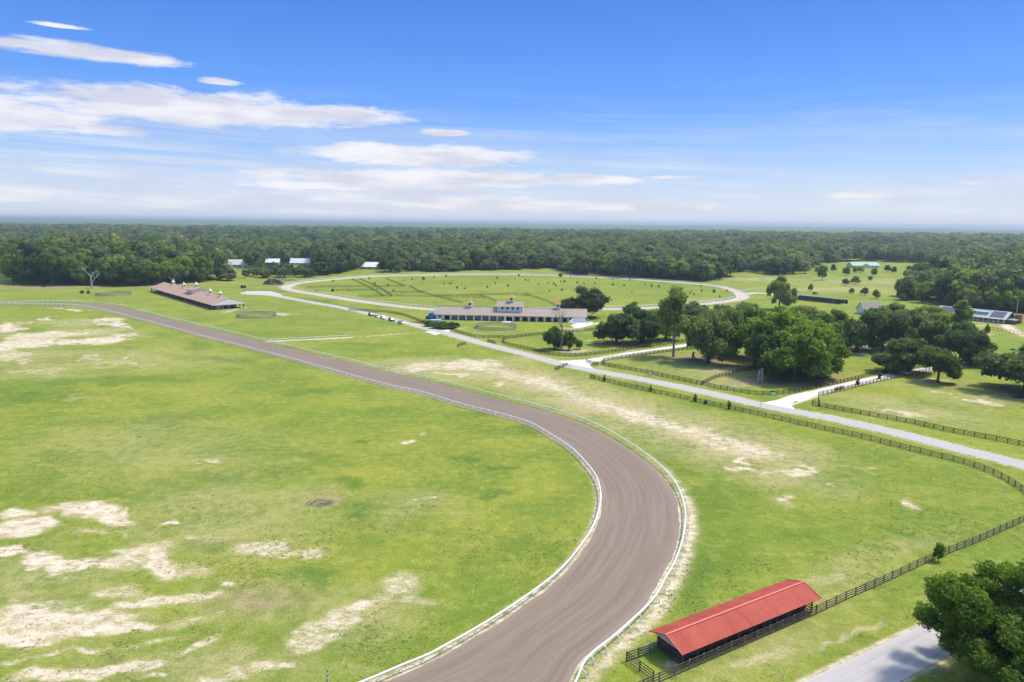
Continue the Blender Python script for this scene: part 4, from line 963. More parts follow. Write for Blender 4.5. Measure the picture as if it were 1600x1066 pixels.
# white box trailer, blue tarp load, timber pile at the barn's left end
m_blue = simple('blue_tarp', (.03, .22, .62), .45, .4, .2, 1.5, c2=(.02, .12, .42)); m_timber = simple('sawn_timber', (.48, .31, .14), .8, .2, .35, 2.)
p = at(681, 503.8); o = thing('flat_trailer', p, 'white low trailer in front of the barn left end', 'trailer')
MB().box(p + Vector((0, 0, 1.0)), (6.2, 2.3, 1.2), Vector((1, .05, 0)), .96).build('box', m_whitep, o)
for k in (-1.2, 0., 1.2): MB().tube([p + Vector((k, -1.1, .4)), p + Vector((k, -1.3, .4))], .38, 10).build('wheel', m_tyre, o)
MB().beam(p + Vector((-3, 0, .5)), p + Vector((-4.6, 0, .45)), .12, .12).build('drawbar', m_galv, o)
p = at(675, 498.3); o = thing('covered_wagon', p, 'bright blue covered trailer at the left end of the long barn', 'trailer')
pr = [(-2.0, .7), (2.0, .7), (2.1, 2.6), (1.5, 3.4), (0, 3.7), (-1.5, 3.3), (-2.1, 2.4)]
MB().prism([p + Vector((a, -1.5, z)) for a, z in pr], Vector(), Vector((0, 4.5, 0))).build('tarp_cover', m_blue, o)
for k in (-1.3, 1.3): MB().tube([p + Vector((k, -1.3, .45)), p + Vector((k, -1.6, .45))], .45, 10).build('wheel', m_tyre, o)
p = at(669, 497.8); o = thing('farm_tractor', p, 'small dark tractor left of the blue covered trailer', 'tractor')
MB().box(p + Vector((0, 0, 1.0)), (2.6, 1.1, 1.0), Vector((1, .1, 0)), .9).build('body', m_greyp, o); MB().box(p + Vector((.5, 0, 2.0)), (1.2, 1.2, 1.2), Vector((1, .1, 0)), .85).build('cab', m_glass, o)
for k, r in ((.6, .75), (-.9, .5)):
    for s in (-1, 1): MB().tube([p + Vector((k, s * .62, r)), p + Vector((k, s * .9, r))], r, 12).build('wheel', m_tyre, o)
p = at(662, 503.8); o = thing('timber_pile', p, 'heap of orange-brown timber beside the dark fence near the barn', 'timber pile')
pm = MB()
for k in range(70):
    a = random.uniform(-.5, .5); c = p + Vector((random.gauss(0, 2.4), random.gauss(0, 1.6), 0)); q = abs(c.x - p.x) * .3 + abs(c.y - p.y) * .35
    c.z = max(.12, 1.5 - q + random.uniform(-.2, .1)) if random.random() < .6 else random.uniform(.1, max(.15, 1.4 - q)); l = random.uniform(1, 2)
    pm.beam(c - Vector((l * math.cos(a), l * math.sin(a), random.uniform(-.15, .3))), c + Vector((l * math.cos(a), l * math.sin(a), 0)), .22, .16)
pm.build('timbers', m_timber, o)
m_rubble = simple('reddish_brush', (.24, .13, .10), .9, .1, .35, 1.5)
def heap(p, rx, ry, hz, n, s, mat, name, label, cat):
    pm = MB()
    for k in range(n):
        a, r = random.uniform(0, 6.3), math.sqrt(random.random()); c = Vector((p[0] + rx * r * math.cos(a), p[1] + ry * r * math.sin(a), 0)); c.z = hz * (1 - r * r) * random.uniform(.3, 1) + s * .2
        ax_ = Vector((random.uniform(-1, 1), random.uniform(-1, 1), 0)); e = ax_.normalized() * s * random.uniform(.5, 2.2) + Vector((0, 0, random.uniform(-.6, .6) * s)); w_ = s * random.uniform(.2, .6)
        pm.beam(c - e, c + e, w_, w_)
    for v_i in range(len(pm.v)): v = pm.v[v_i]; pm.v[v_i] = (v[0], v[1], max(0.01, v[2]))
    o = pm.build(name, mat); return tag(o, label, cat)
p = at(427, 444.5); heap(p, 9, 5, 5.5, 160, 1.0, m_rubble, 'brush_pile', 'reddish heap of brush at the left tip of the far oval', 'brush pile')
p = at(445, 438.5); heap(p, 12, 5, 2., 90, .8, m_galv, 'scrap_pile', 'pale grey heap behind the reddish brush at the oval tip', 'scrap pile')
p = at(68, 448.5); heap(p, 2.2, 1.5, 1.5, 30, .5, m_board2, 'log_pile', 'small dark log heap under the left oaks', 'log pile')
for xx, lb in ((378, 'left of the pair of dark bins on the grass by the road end'), (382.5, 'right of the pair of dark bins on the grass by the road end')):
    p = at(xx, 450.2); o = thing('feed_bin', p, lb, 'bin', 'dark bins by the road end')
    MB().box(p + Vector((0, 0, 1.0)), (1.8, 1.5, 2.0), taper=.92).build('bin_body', m_greyp, o); MB().box(p + Vector((0, 0, 2.06)), (1.9, 1.6, .12)).build('lid', m_board2, o)
m_gravelrub = simple('grey_rubble', (.33, .29, .24), .9, .1, .4, 1.5)
p = at(500, 786); heap(p, 2.8, 1.8, .18, 260, .12, m_gravelrub, 'rubble_patch', 'low patch of grey rubble in the middle of the infield', 'rubble')

# ------------------------------------------------------------------ vegetation
def leaf_mat(name, c1, c2, c3):
    mt, t, b = new_mat(name, .6, .22)
    gp = t.n('ShaderNodeNewGeometry').outputs['Position']; rnd = t.n('ShaderNodeObjectInfo').outputs['Random']
    rl = t.n('ShaderNodeNewGeometry').outputs['Random Per Island']
    n1 = t.noise(gp, .28, 4., .6); n0 = t.noise(gp, .006, 3., .6)
    c = t.mix(t.step(t.m('ADD', t.m('MULTIPLY', n1, .55), t.m('MULTIPLY', rnd, .45)), .25, .75), c1, c2)
    c = t.mix(t.m('MULTIPLY', t.step(rl, .6, 1.), .55), c, c3)
    c = t.mix(1., c, t.mix(t.m('FRACT', t.m('MULTIPLY', rnd, 7.13)), (.62, .66, .70), (1.42, 1.30, 1.06)), 'MULTIPLY')
    c = t.mix(1., c, t.mix(t.step(n0, .38, .62), (.80, .86, .92), (1.14, 1.10, .98)), 'MULTIPLY')
    t.put(b.inputs['Base Color'], c)
    tr = t.n('ShaderNodeBsdfTranslucent'); t.put(tr.inputs[0], t.mix(1., c, (1.35, 1.55, .8), 'MULTIPLY'))
    mx = t.n('ShaderNodeMixShader'); mx.inputs[0].default_value = .5
    out = mt.node_tree.nodes['Material Output']
    mt.node_tree.links.new(b.outputs[0], mx.inputs[1]); mt.node_tree.links.new(tr.outputs[0], mx.inputs[2]); mt.node_tree.links.new(mx.outputs[0], out.inputs[0])
    return mt
m_leaf = leaf_mat('oak_leaves', (.092, .160, .022), (.170, .240, .034), (.25, .31, .05))
m_leafdull = leaf_mat('live_oak_leaves', (.125, .172, .048), (.20, .245, .075), (.27, .30, .12))
m_leafdark = leaf_mat('dark_leaves', (.068, .118, .026), (.115, .175, .038), (.17, .23, .055))
m_moss = simple('grey_moss', (.20, .20, .155), .95, .05, .25, 1.)
m_bark = simple('bark', (.11, .09, .075), .9, .1, .3, 2., bump=.4)
m_palebark = simple('pale_bark', (.36, .32, .28), .9, .1, .25, 2., bump=.4)
m_deadwood = simple('bleached_wood', (.40, .37, .33), .85, .1, .22, 2.)

m_woodA = leaf_mat('woodland_leaves', (.062, .115, .022), (.145, .20, .038), (.22, .265, .065))
m_woodB = leaf_mat('dull_woodland_leaves', (.09, .130, .046), (.175, .21, .08), (.25, .26, .12))
m_woodC = leaf_mat('dark_woodland_leaves', (.036, .072, .022), (.075, .12, .032), (.12, .17, .05))
def ico(sub):
    p = (1 + 5 ** .5) / 2
    v = np.array([(-1, p, 0), (1, p, 0), (-1, -p, 0), (1, -p, 0), (0, -1, p), (0, 1, p), (0, -1, -p), (0, 1, -p), (p, 0, -1), (p, 0, 1), (-p, 0, -1), (-p, 0, 1)], float)
    f = [(0, 11, 5), (0, 5, 1), (0, 1, 7), (0, 7, 10), (0, 10, 11), (1, 5, 9), (5, 11, 4), (11, 10, 2), (10, 7, 6), (7, 1, 8), (3, 9, 4), (3, 4, 2), (3, 2, 6), (3, 6, 8), (3, 8, 9), (4, 9, 5), (2, 4, 11), (6, 2, 10), (8, 6, 7), (9, 8, 1)]
    v = [x / np.linalg.norm(x) for x in v]
    for _ in range(sub):
        cache = {}; nf = []
        def mid(a, b):
            k = (min(a, b), max(a, b))
            if k not in cache: q = v[a] + v[b]; v.append(q / np.linalg.norm(q)); cache[k] = len(v) - 1
            return cache[k]
        for a, b, c in f: x, y, z = mid(a, b), mid(b, c), mid(c, a); nf += [(a, x, z), (b, y, x), (c, z, y), (x, y, z)]
        f = nf
    return np.array(v), np.array(f)
ICO1 = ico(1)
def quads(C, Nn, S, rng, asp=.62):
    """leaf quads: centres C, normals N, sizes S"""
    n = len(C); r = rng.normal(size=(n, 3)); T = np.cross(Nn, r); T /= np.linalg.norm(T, axis=1)[:, None] + 1e-9; B = np.cross(Nn, T)
    S = S[:, None]; a = T * S; b = B * S * asp
    bend = Nn * S * .18
    V = np.stack([C - a, C - b - bend * -1, C + a, C + b + bend], 1).reshape(-1, 3)
    Qd = np.arange(n * 4).reshape(-1, 4); return V, Qd
def crown_arrays(rng, W, z0, z1, nl, nleaf, ls, lobe=(.24, .40), top=1., core=.74, shape='dome', droop=0., multi=0, flat=.7):
    """lobes spread through a crown volume, each with an opaque heart and a shell of leaf faces"""
    zc = z0 + (z1 - z0) * .42; lob = []
    if multi:      # several sub-crowns make an uneven outline
        subs = [(0, 0, zc + (z1 - zc) * .35, .62)] + [(math.cos(a) * W * rr_, math.sin(a) * W * rr_, z0 + (z1 - z0) * zz_, rng.uniform(.36, .50)) for a, rr_, zz_ in
                [(6.283 * (i + rng.uniform(-.3, .3)) / multi, rng.uniform(.42, .62), rng.uniform(.22, .62)) for i in range(multi)]]
        tr_ = 0
        while len(lob) < nl and tr_ < 3000:
            tr_ += 1; c_ = subs[int(rng.integers(len(subs)))]; d = rng.normal(size=3); d /= np.linalg.norm(d); q_ = rng.uniform(.3, 1) ** .4 * c_[3] * W
            r = W * rng.uniform(*lobe); p = np.array([c_[0] + d[0] * q_, c_[1] + d[1] * q_, c_[2] + d[2] * q_ * flat])
            if p[2] - r * .6 < z0 * .5 or p[2] + r * .75 > z1 * 1.03: continue
            if lob and min(np.linalg.norm(p - l[0]) / (r + l[1]) for l in lob) < .36 and tr_ < 2400: continue
            lob.append((p, r))
    tries = 0
    while len(lob) < nl and tries < 4000 and not multi:
        tries += 1
        d = rng.normal(size=3); d /= np.linalg.norm(d)
        rr = rng.uniform(.25, 1.) ** .45
        if d[2] < -.35 and shape == 'dome': continue
        hx = W * (1 - lobe[0]) * rr; hz = ((z1 - zc) * (1 - lobe[0] * .6) if d[2] > 0 else (zc - z0)) * rr
        p = np.array([d[0] * hx, d[1] * hx, zc + d[2] * hz])
        if shape == 'cone':
            q = (p[2] - z0) / (z1 - z0); lim = W * (1.02 - q) ** .8
            if math.hypot(p[0], p[1]) > lim: continue
        r = W * rng.uniform(*lobe) * (1. if shape != 'cone' else .8)
        if lob and min(np.linalg.norm(p - l[0]) / (r + l[1]) for l in lob) < .42 and tries < 3000: continue
        lob.append((p, r))
    tot = sum(r * r for _, r in lob); VV = []; QQ = []; o = 0; Cs = []; Ns = []; TV = []; TF = []; to = 0
    for p, r in lob:
        n = max(8, int(nleaf * r * r / tot)); d = rng.normal(size=(n, 3)); d /= np.linalg.norm(d, axis=1)[:, None]
        bump = 1 + .20 * np.sin(d[:, 0] * 5 + p[0] * 3) * np.cos(d[:, 1] * 6 + p[1] * 2) + .14 * np.sin(d[:, 2] * 9 + d[:, 0] * 7 + p[2])
        rad = r * bump * rng.uniform(.78, 1.10, n); q = d * rad[:, None]; q[:, 2] *= .78
        if droop: q[:, 2] -= droop * np.clip(-d[:, 2], 0, 1) * rng.random(n)
        Cs.append(p + q); nn = d + rng.normal(size=(n, 3)) * .55; nn /= np.linalg.norm(nn, axis=1)[:, None]; Ns.append(nn)
        iv = ICO1[0] * (r * core * rng.uniform(.82, 1.12, (len(ICO1[0]), 1))); iv[:, 2] *= .76
        TV.append(iv + p); TF.append(ICO1[1] + to); to += len(iv)
    C = np.concatenate(Cs); N_ = np.concatenate(Ns); S = ls * rng.uniform(.6, 1.35, len(C))
    V, Qd = quads(C, N_, S, rng)
    TVa = np.concatenate(TV); TFa = np.concatenate(TF)
    tq = np.concatenate([TFa, TFa[:, 2:3]], 1)
    return V, Qd, TVa, TFa, lob
def crown_mesh(name, arr, mat):
    V, Qd, TV, TF, lob = arr; me = bpy.data.meshes.new(name)
    nq, nt = len(Qd), len(TF); AV = np.concatenate([V, TV]); li = np.concatenate([Qd.ravel(), (TF + len(V)).ravel()])
    me.vertices.add(len(AV)); me.vertices.foreach_set('co', AV.astype(np.float32).ravel()); me.loops.add(len(li)); me.loops.foreach_set('vertex_index', li.astype(np.int32))
    me.polygons.add(nq + nt); me.polygons.foreach_set('loop_start', np.concatenate([np.arange(nq) * 4, nq * 4 + np.arange(nt) * 3]).astype(np.int32))
    me.materials.append(mat); me.update(calc_edges=True); return me
def trunk_mb(rng, h, r, lob, lean=0., nlimb=7, fork=.42):
    mb = MB(); top = h * fork
    pts = [Vector((0, 0, -.1)), Vector((lean * .3 + rng.uniform(-.1, .1), rng.uniform(-.1, .1), top * .5)), Vector((lean, 0, top))]
    mb.tube([pts[0] - Vector((0, 0, .0)), pts[0] + Vector((0, 0, .5)), pts[1], pts[2]], [r * 1.45, r * 1.05, r * .85, r * .72], 9)
    ls_ = sorted(lob, key=lambda l: -l[1])[:nlimb]
    for p, lr in ls_:
        e = Vector(p); mid_ = pts[2].lerp(e, .5) + Vector((rng.uniform(-.4, .4), rng.uniform(-.4, .4), rng.uniform(-.2, .5)))
        mb.tube([pts[2] - Vector((0, 0, .2)), mid_, e], [r * .5, r * .3, r * .1], 6)
    return mb
def make_proto(name, W, z0, z1, nl, nleaf, ls, seed, mat, bark=None, r=.42, lean=0., moss=False, fork=.42, **kw):
    """tree prototype: Empty > trunk, crown (> hanging_moss)"""
    rng = np.random.default_rng(seed); arr = crown_arrays(rng, W, z0, z1, nl, nleaf, ls, **kw)
    root = bpy.data.objects.new(name, None); root['category'] = 'tree'
    crown = bpy.data.objects.new('crown', crown_mesh(name + '_crown', arr, mat))
    tb = trunk_mb(rng, z1, r, arr[4], lean, fork=fork); me = bpy.data.meshes.new('trunk'); me.from_pydata([tuple(v) for v in tb.v], [], tb.f); me.materials.append(bark or m_bark)
    trunk = bpy.data.objects.new('trunk', me)
    mo = None
    if moss:
        mb_ = MB(); k_ = 0
        for p, lr in arr[4]:
            for _ in range(3):
                a = rng.uniform(0, 6.3); c = Vector((p[0] + lr * .8 * math.cos(a), p[1] + lr * .8 * math.sin(a), p[2] - lr * .35)); l = rng.uniform(.4, 1.3); w_ = rng.uniform(.15, .35); b2 = rng.uniform(0, 3.1)
                dx_, dy_ = math.cos(b2) * w_, math.sin(b2) * w_
                mb_.add([c + Vector((-dx_, -dy_, 0)), c + Vector((dx_, dy_, 0)), c + Vector((dx_ * .2, dy_ * .2, -l)), c + Vector((-dx_ * .4, -dy_ * .4, -l * .8))], [(0, 1, 2, 3)])
                mb_.add([c + Vector((-dy_, dx_, 0)), c + Vector((dy_, -dx_, 0)), c + Vector((0, 0, -l * 1.1))], [(0, 1, 2)])
        me = bpy.data.meshes.new('hanging_moss'); me.from_pydata([tuple(v) for v in mb_.v], [], mb_.f); me.materials.append(m_moss); mo = bpy.data.objects.new('hanging_moss', me)
    return dict(name=name, trunk=trunk.data, crown=crown.data, moss=mo.data if mo else None, W=W, h=z1)
PR = {
 'oak': [make_proto('oak_tree', 7, 1.1, 14, 54, 8500, .38, 11 + i, m_leaf, multi=6, lobe=(.15, .28), flat=.85) for i in range(4)],
 'live': [make_proto('live_oak_tree', 8, 1.0, 11.5, 60, 8500, .40, 31 + i, m_leafdull, moss=True, r=.5, fork=.32, lobe=(.13, .26), multi=7, flat=.62) for i in range(4)],
 'dark': [make_proto('oak_tree', 7, 1.2, 12.5, 46, 6500, .40, 51 + i, m_leafdark, multi=5, lobe=(.17, .3), flat=.8) for i in range(3)],
 'tall': [make_proto('oak_tree', 5, 3.2, 20, 30, 4600, .42, 71 + i, m_leafdull if i else m_leafdull, moss=True, bark=m_palebark, r=.38, lobe=(.22, .42), fork=.4) for i in range(2)],
 'pine': [make_proto('pine_tree', 4.5, 6, 17, 26, 3000, .38, 81, m_leaf, r=.3, lobe=(.2, .34), shape='cone', fork=.6)],
 'bush': [make_proto('young_tree', 2.6, .1, 5, 16, 1300, .26, 91 + i, m_leafdark if i % 2 else m_leaf, r=.14, lobe=(.3, .5), fork=.3) for i in range(3)],
 'cone': [make_proto('young_conifer', 1.1, .1, 4.4, 16, 900, .16, 96 + i, m_leafdark, r=.08, lobe=(.35, .55), shape='cone', fork=.3) for i in range(2)],
 'edge': [make_proto('woodland_tree', 6.5, .8, 14.5, 22, 1500, .75, 101 + i, (m_woodA, m_woodB, m_woodC, m_woodA)[i]) for i in range(4)],
}
def plant(kind, loc, W, h, label, group=None, var=None, rot=None, cat='tree', name=None, lab_trunk=None):
    pr = PR[kind][random.randrange(len(PR[kind])) if var is None else var]
    root = bpy.data.objects.new(name or pr['name'], None); COL.objects.link(root); root.location = loc
    root.rotation_euler = (0, 0, random.uniform(0, 6.28) if rot is None else rot)
    if kind == 'live': W *= 1.12
    s = W / pr['W']; root.scale = (s, s, h / pr['h'])
    tag(root, label, cat, group)
    for nm in ('trunk', 'crown'):
        o = bpy.data.objects.new(nm, pr[nm]); COL.objects.link(o); o.parent = root
        if nm == 'crown': cr_ = o
    if pr['moss'] is not None:
        o = bpy.data.objects.new('hanging_moss', pr['moss']); o['kind'] = 'stuff'; COL.objects.link(o); o.parent = cr_
    return root
def tree_px(kind, bx, by, wpx, top, label, group=None, **k):
    p = at(bx, by); h = height_at(p, top); return plant(kind, p, wpx / mpp(p) / 2, h, label, group, **k)

ORD = ['zeroth', 'first', 'second', 'third', 'fourth', 'fifth', 'sixth', 'seventh', 'eighth', 'ninth', 'tenth', 'eleventh', 'twelfth', 'thirteenth', 'fourteenth', 'fifteenth', 'sixteenth', 'seventeenth', 'eighteenth', 'nineteenth']
TENS = {2: ('twenty', 'twentieth'), 3: ('thirty', 'thirtieth'), 4: ('forty', 'fortieth'), 5: ('fifty', 'fiftieth'), 6: ('sixty', 'sixtieth')}
def ordinal(k):
    if k < 20: return ORD[k]
    a, b_ = divmod(k, 10); return TENS[a][1] if b_ == 0 else TENS[a][0] + '-' + ORD[b_]
# --- trees one can tell apart
GC = 'oaks of the dense clump by the right gravel lane'
for a in [('oak', 1240, 597, 92, 500, 'front oak of the dense clump, its trunk nearest the fence'), ('oak', 1205, 588, 87, 492, 'oak of the dense clump behind the bleached forked trunk'),
          ('oak', 1284, 592, 77, 512, 'rightmost low-branched oak of the dense clump'), ('oak', 1262, 584, 87, 482, 'oak of the dense clump, right of its middle, tall'),
          ('oak', 1222, 577, 99, 474, 'tallest oak in the middle of the dense clump'), ('oak', 1178, 574, 73, 484, 'left oak of the dense clump overhanging the cross fence'),
          ('oak', 1270, 568, 92, 476, 'oak at the back right of the dense clump'), ('oak', 1190, 560, 89, 470, 'oak at the back left of the dense clump'),
          ('oak', 1236, 556, 94, 470, 'oak at the very back of the dense clump')]: tree_px(*a, group=GC)
tree_px('oak', 1200, 597, 34, 545, 'small bright green tree low at the front of the dense clump', var=1)
tree_px('live', 1107, 566, 84, 478, 'broad oak over bare brown earth left of the dense clump', var=0)
tree_px('dark', 1146, 556, 60, 482, 'dark oak between the moss-hung tall tree and the dense clump')
tree_px('tall', 1052, 558, 52, 446, 'tall ragged moss-hung oak on two thin pale trunks', var=0)
tree_px('live', 1040, 530, 56, 478, 'grey-green oak behind the tall moss-hung oak', var=1)
tree_px('live', 963, 537, 66, 479, 'rounded grey-green live oak right of the long barn paddock', var=2)
tree_px('live', 1002, 536, 60, 482, 'live oak just right of the rounded one, beside the gravel lane', var=3)
tree_px('live', 1080, 512, 60, 472, 'low oak behind, between the oval and the moss-hung tree', var=1)
tree_px('dark', 914, 496, 66, 447, 'dark dome-shaped tree behind the right end of the long barn', var=0)
tree_px('dark', 884, 494, 30, 468, 'small dark tree left of the dome-shaped tree behind the barn', var=1)
tree_px('dark', 990, 497, 34, 472, 'small dark tree above the live oaks, beside a grey dead top')
tree_px('live', 1016, 505, 30, 480, 'small grey-green tree behind the live oaks near the oval rail')
tree_px('live', 1126, 520, 60, 474, 'oak behind the clump, left, close to the oval rail', var=3)
tree_px('live', 1170, 520, 62, 466, 'oak behind the clump with its crown against the oval end', var=2)
tree_px('live', 1217, 484, 40, 431, 'tall round-topped oak standing alone beyond the clump', var=1)
tree_px('live', 1250, 516, 60, 474, 'brownish moss-draped oak behind the clump, right', var=0)
tree_px('live', 1298, 530, 50, 480, 'oak beyond the clump beside the netted enclosure', var=3)
tree_px('live', 1338, 549, 74, 470, 'large moss-hung oak right of the clump over dark ground', var=2)
tree_px('live', 1378, 548, 66, 480, 'moss-hung oak with sunlit grass showing under its arch', var=0)
tree_px('live', 1420, 545, 70, 486, 'oak in the middle of the right grove behind the lane', var=1)
tree_px('live', 1419, 582, 84, 524, 'spreading oak with a leaning trunk beside the gravel lane', var=3)
tree_px('oak', 1465, 597, 64, 537, 'bright oak standing alone in the right paddock', var=2)
tree_px('live', 1603, 612, 130, 536, 'wide oak at the right edge with drooping limbs', var=0)
tree_px('live', 1460, 556, 62, 490, 'oak behind the lane above the lone paddock oak', var=2)
tree_px('live', 1500, 566, 62, 500, 'ragged oak with a brown snag left of the house lawn', var=0)
tree_px('pine', 1498, 536, 44, 463, 'light green pine-like tree left of the solar-roofed house')
tree_px('dark', 1524, 572, 50, 520, 'dark low oak below the house lawn')
tree_px('live', 1452, 520, 56, 474, 'oak at the back of the right grove', var=3)
tree_px('live', 1398, 512, 60, 474, 'oak at the back of the right grove behind the grey-roofed building', var=1)
tree_px('dark', 1541, 524, 9, 506, 'small dark shrub tree on the lawn of the solar-roofed house')
tree_px('dark', 866, 546, 36, 510, 'drooping grey-green tree left of the bare grey trunk', var=2)
tree_px('dark', 889, 547, 22, 518, 'small leaning tree right of the bare grey trunk', var=1)
tree_px('bush', 905, 546, 14, 530, 'little leafy tree right of the leaning one in the barn paddock')
tree_px('bush', 1466, 877, 17, 846, 'leafy bush growing through the board fence on the right', var=0, name='shrub')
for xx, yb, yt, lb in ((944, 596, 584, 'first small conifer from the left along the roadside fence'), (1017, 612, 601, 'second small conifer from the left along the roadside fence'), (1086, 628, 611, 'third small conifer, thin topped, along the roadside fence'),
                       (1102, 631.5, 623, 'fourth small conifer, low and bushy, along the roadside fence'), (1139, 640, 622, 'fifth and tallest small conifer along the roadside fence')):
    tree_px('cone', xx, yb, 7, yt, lb, group='small conifers along the roadside fence')
tree_px('cone', 1374, 592, 9, 577, 'small sapling left of the gravel lane by the leaning oak', name='sapling'); tree_px('cone', 1340, 601, 9, 589, 'small sapling on the verge of the gravel lane', name='sapling')
for xx, lb in ((128, 'left of two little conifers on the grass before the woods'), (138, 'right of two little conifers on the grass before the woods')): tree_px('cone', xx, 459, 7, 452, lb, group='little conifers left of the round pen')
# hedge in front of the barn
for i, (hx_, hy_, hw_, ht_) in enumerate([(672, 510, 20, 500), (682, 513, 22, 502), (694, 514, 22, 502), (704, 514, 20, 503), (712, 512, 14, 504)]):
    tree_px('bush', hx_, hy_, hw_, ht_, ordinal(i + 1) + ' bush from the left in the low hedge before the long barn', group='bushes of the hedge before the long barn', name='hedge_bush', cat='bush', var=1)
# right field
RF = 'small trees dotted over the far right field'
rf = [(1302,425,9,412),(1322,431,13,416),(1336,427,9,416),(1344,426,11,415),(1365,432,11,418),(1387,425,11,414),(1421,424,10,414),(1436,424,9,414),(1451,424,9,413),(1321,446,12,434),(1336,444,16,431),(1350,461,13,449),(1369,467,13,451),(1330,459,9,450),(1266,455,8,443),
      (1284,438,16,412),(1359,439,8,431),(1415,429,5,424),(1409,470,12,458),(1278,428,14,414),(1396,427,9,416),(1273,460,9,456)]
rf.sort()
for i, (a, b_2, c_, d_) in enumerate(rf): tree_px('bush', a, b_2, c_, d_, ordinal(i + 1) + ' small tree from the left in the rough far right field', group=RF, name='field_tree')
# saplings on the oval infield
sp1 = [(42,443),(85,470),(165,495),(228,488),(262,495),(275,507),(305,480),(328,480),(365,447),(235,537),(312,532),(408,488),(450,490),(475,473),(517,490),(527,458),(630,500),(630,465),(700,505),(738,468),(832,493),(873,507),(918,513),(750,545),(1113,553),(1125,533),(1185,537),(1180,507),(1298,573),(1262,545),(1137,560),(1345,535),(20,462),(105,470)]
sp2 = [(482,477),(708,460),(742,495),(923,470),(975,467),(1047,467),(1113,453),(1187,446),(1177,493),(1207,490),(1218,492),(1285,493),(1257,520),(1305,523),(1445,515),(1507,458),(1495,490),(1575,507),(827,505),(860,538),(377,535),(480,540),(585,537),(757,528)]
for k, (a, b_2) in enumerate(sorted([(800 + p[0] / 4, 320 + p[1] / 4) for p in sp1] + [(400 + p[0] / 4, 320 + p[1] / 4) for p in sp2])):
    big = 1.35 if k in (1, 11, 48, 55) else random.uniform(.62, 1.05)
    tree_px('bush' if k % 3 else 'cone', a, b_2 + 1.6, 3.6 * big * (1 if k % 3 else .8), b_2 + 1.6 - 4.6 * big, ordinal(k + 1) + ' dark sapling from the left on the green infield of the oval', group='saplings scattered on the oval infield', name='sapling', cat='sapling')
tree_px('dark', 876, 433, 7, 427, 'round dark bush on the back rail of the oval', name='shrub', cat='bush')

# near tree at the bottom right
tb = at(1624, 1088)
def near_tree():
    rng = np.random.default_rng(5)
    V, Qd, TV, TF, lob = crown_arrays(rng, 12.8, .3, 18.2, 290, 190000, .175, lobe=(.065, .14), core=.55, multi=9, flat=.62)
    root = thing('oak_tree', tb, 'large bright green oak leaning into the bottom right corner over the road', 'tree')
    c = bpy.data.objects.new('crown', crown_mesh('near_crown', (V, Qd, TV, TF, lob), m_leaf)); COL.objects.link(c); c.parent = root
    mb = MB(); lob2 = sorted(lob, key=lambda l: np.hypot(l[0][0], l[0][1]))
    mb.tube([(0, 0, 0), (0, 0, .8), (.3, .1, 2.4), (.5, .2, 4.2)], [.85, .6, .5, .42], 12)
    for p, r in lob2[::2]:
        e = Vector(p); s0 = Vector((.5, .2, 3.2 + rng.uniform(-.8, 1.)))
        mb.tube([s0, s0.lerp(e, .5) + Vector((rng.uniform(-.5, .5), rng.uniform(-.5, .5), -.3)), e], [.22, .12, .04], 6)
    o = mb.build('trunk', m_bark, root, local=False)
near_tree()

# dead trees
def dead_tree(base, h, label, seed, spread=.5, mat=None, two=False, rr=.35):
    rng = random.Random(seed); root = thing('dead_tree', base, label, 'tree'); mb = MB(); lm = MB()
    def br(p, d, l, r, depth, out):
        q = p + d * l * .5 + Vector((rng.uniform(-.08, .08), rng.uniform(-.08, .08), .02)) * l; e = q + (d + Vector((rng.uniform(-.3, .3), rng.uniform(-.3, .3), rng.uniform(-.05, .25)))).normalized() * l * .5
        out.tube([p, q, e], [r, r * .78, r * .55], 6)
        if depth > 0:
            for _ in range(3 if depth > 1 else 2):
                nd = (d + Vector((rng.uniform(-1, 1), rng.uniform(-1, 1), rng.uniform(-.2, .5))) * spread * 1.5).normalized(); br(e if rng.random() < .7 else q, nd, l * rng.uniform(.55, .8), r * .52, depth - 1, lm)
    br(Vector(), Vector((.02, .0, 1)), h * .42, rr, 4, mb)
    mb.build('trunk', mat or m_deadwood, root, local=False); lm.build('limbs', mat or m_deadwood, root, local=False); return root
dead_tree(at(144, 450.5), height_at(at(144, 450.5), 409), 'bleached dead tree with forked limbs before the left woods', 3, .75, rr=.75)
dead_tree(at(273, 445), 14, 'grey dead tree behind the far end of the left barn', 8, .8, rr=.6)
dead_tree(at(877, 548), height_at(at(877, 548), 482), 'tall bare grey tree in the paddock before the long barn', 12, .35, m_palebark, rr=.42)
# bleached forked trunk at the clump, forked stump, leaning stump
p = at(1187, 599); o = thing('dead_tree', p, 'pale forked dead trunk at the left front of the dense clump', 'dead trunk')
mb = MB(); mb.tube([(-.5, 0, 0), (-.5, 0, 2.2), (-.3, 0, 4.8)], [.55, .45, .36], 8); mb.tube([(.6, 0, 0), (.7, 0, 2.4), (.55, .1, 5.4)], [.55, .42, .3], 8)
mb.build('trunk', m_palebark, o, local=False)
p = at(1083, 561); o = thing('tree_stump', p, 'dark forked stump standing on the bare paddock earth', 'stump')
mb = MB(); mb.tube([(-.9, 0, 0), (-.2, 0, 1.1), (-.1, 0, 2.1), (.2, 0, 3.1)], [.3, .38, .45, .3], 8); mb.tube([(.9, 0, 0), (.3, 0, .9), (-.1, 0, 1.6)], [.26, .3, .34], 8); mb.build('trunk', m_board2, o, local=False)
p = at(1279, 635); o = thing('tree_stump', p, 'dark leaning snag on the fence corner of the right paddock', 'stump')
mb = MB(); mb.tube([(.2, 0, 0), (0, 0, 1.5), (-.35, 0, 3.0)], [.3, .22, .14], 7); mb.tube([(0, 0, 1.4), (.25, 0, 2.0)], [.12, .06], 5); mb.build('trunk', m_board2, o, local=False)
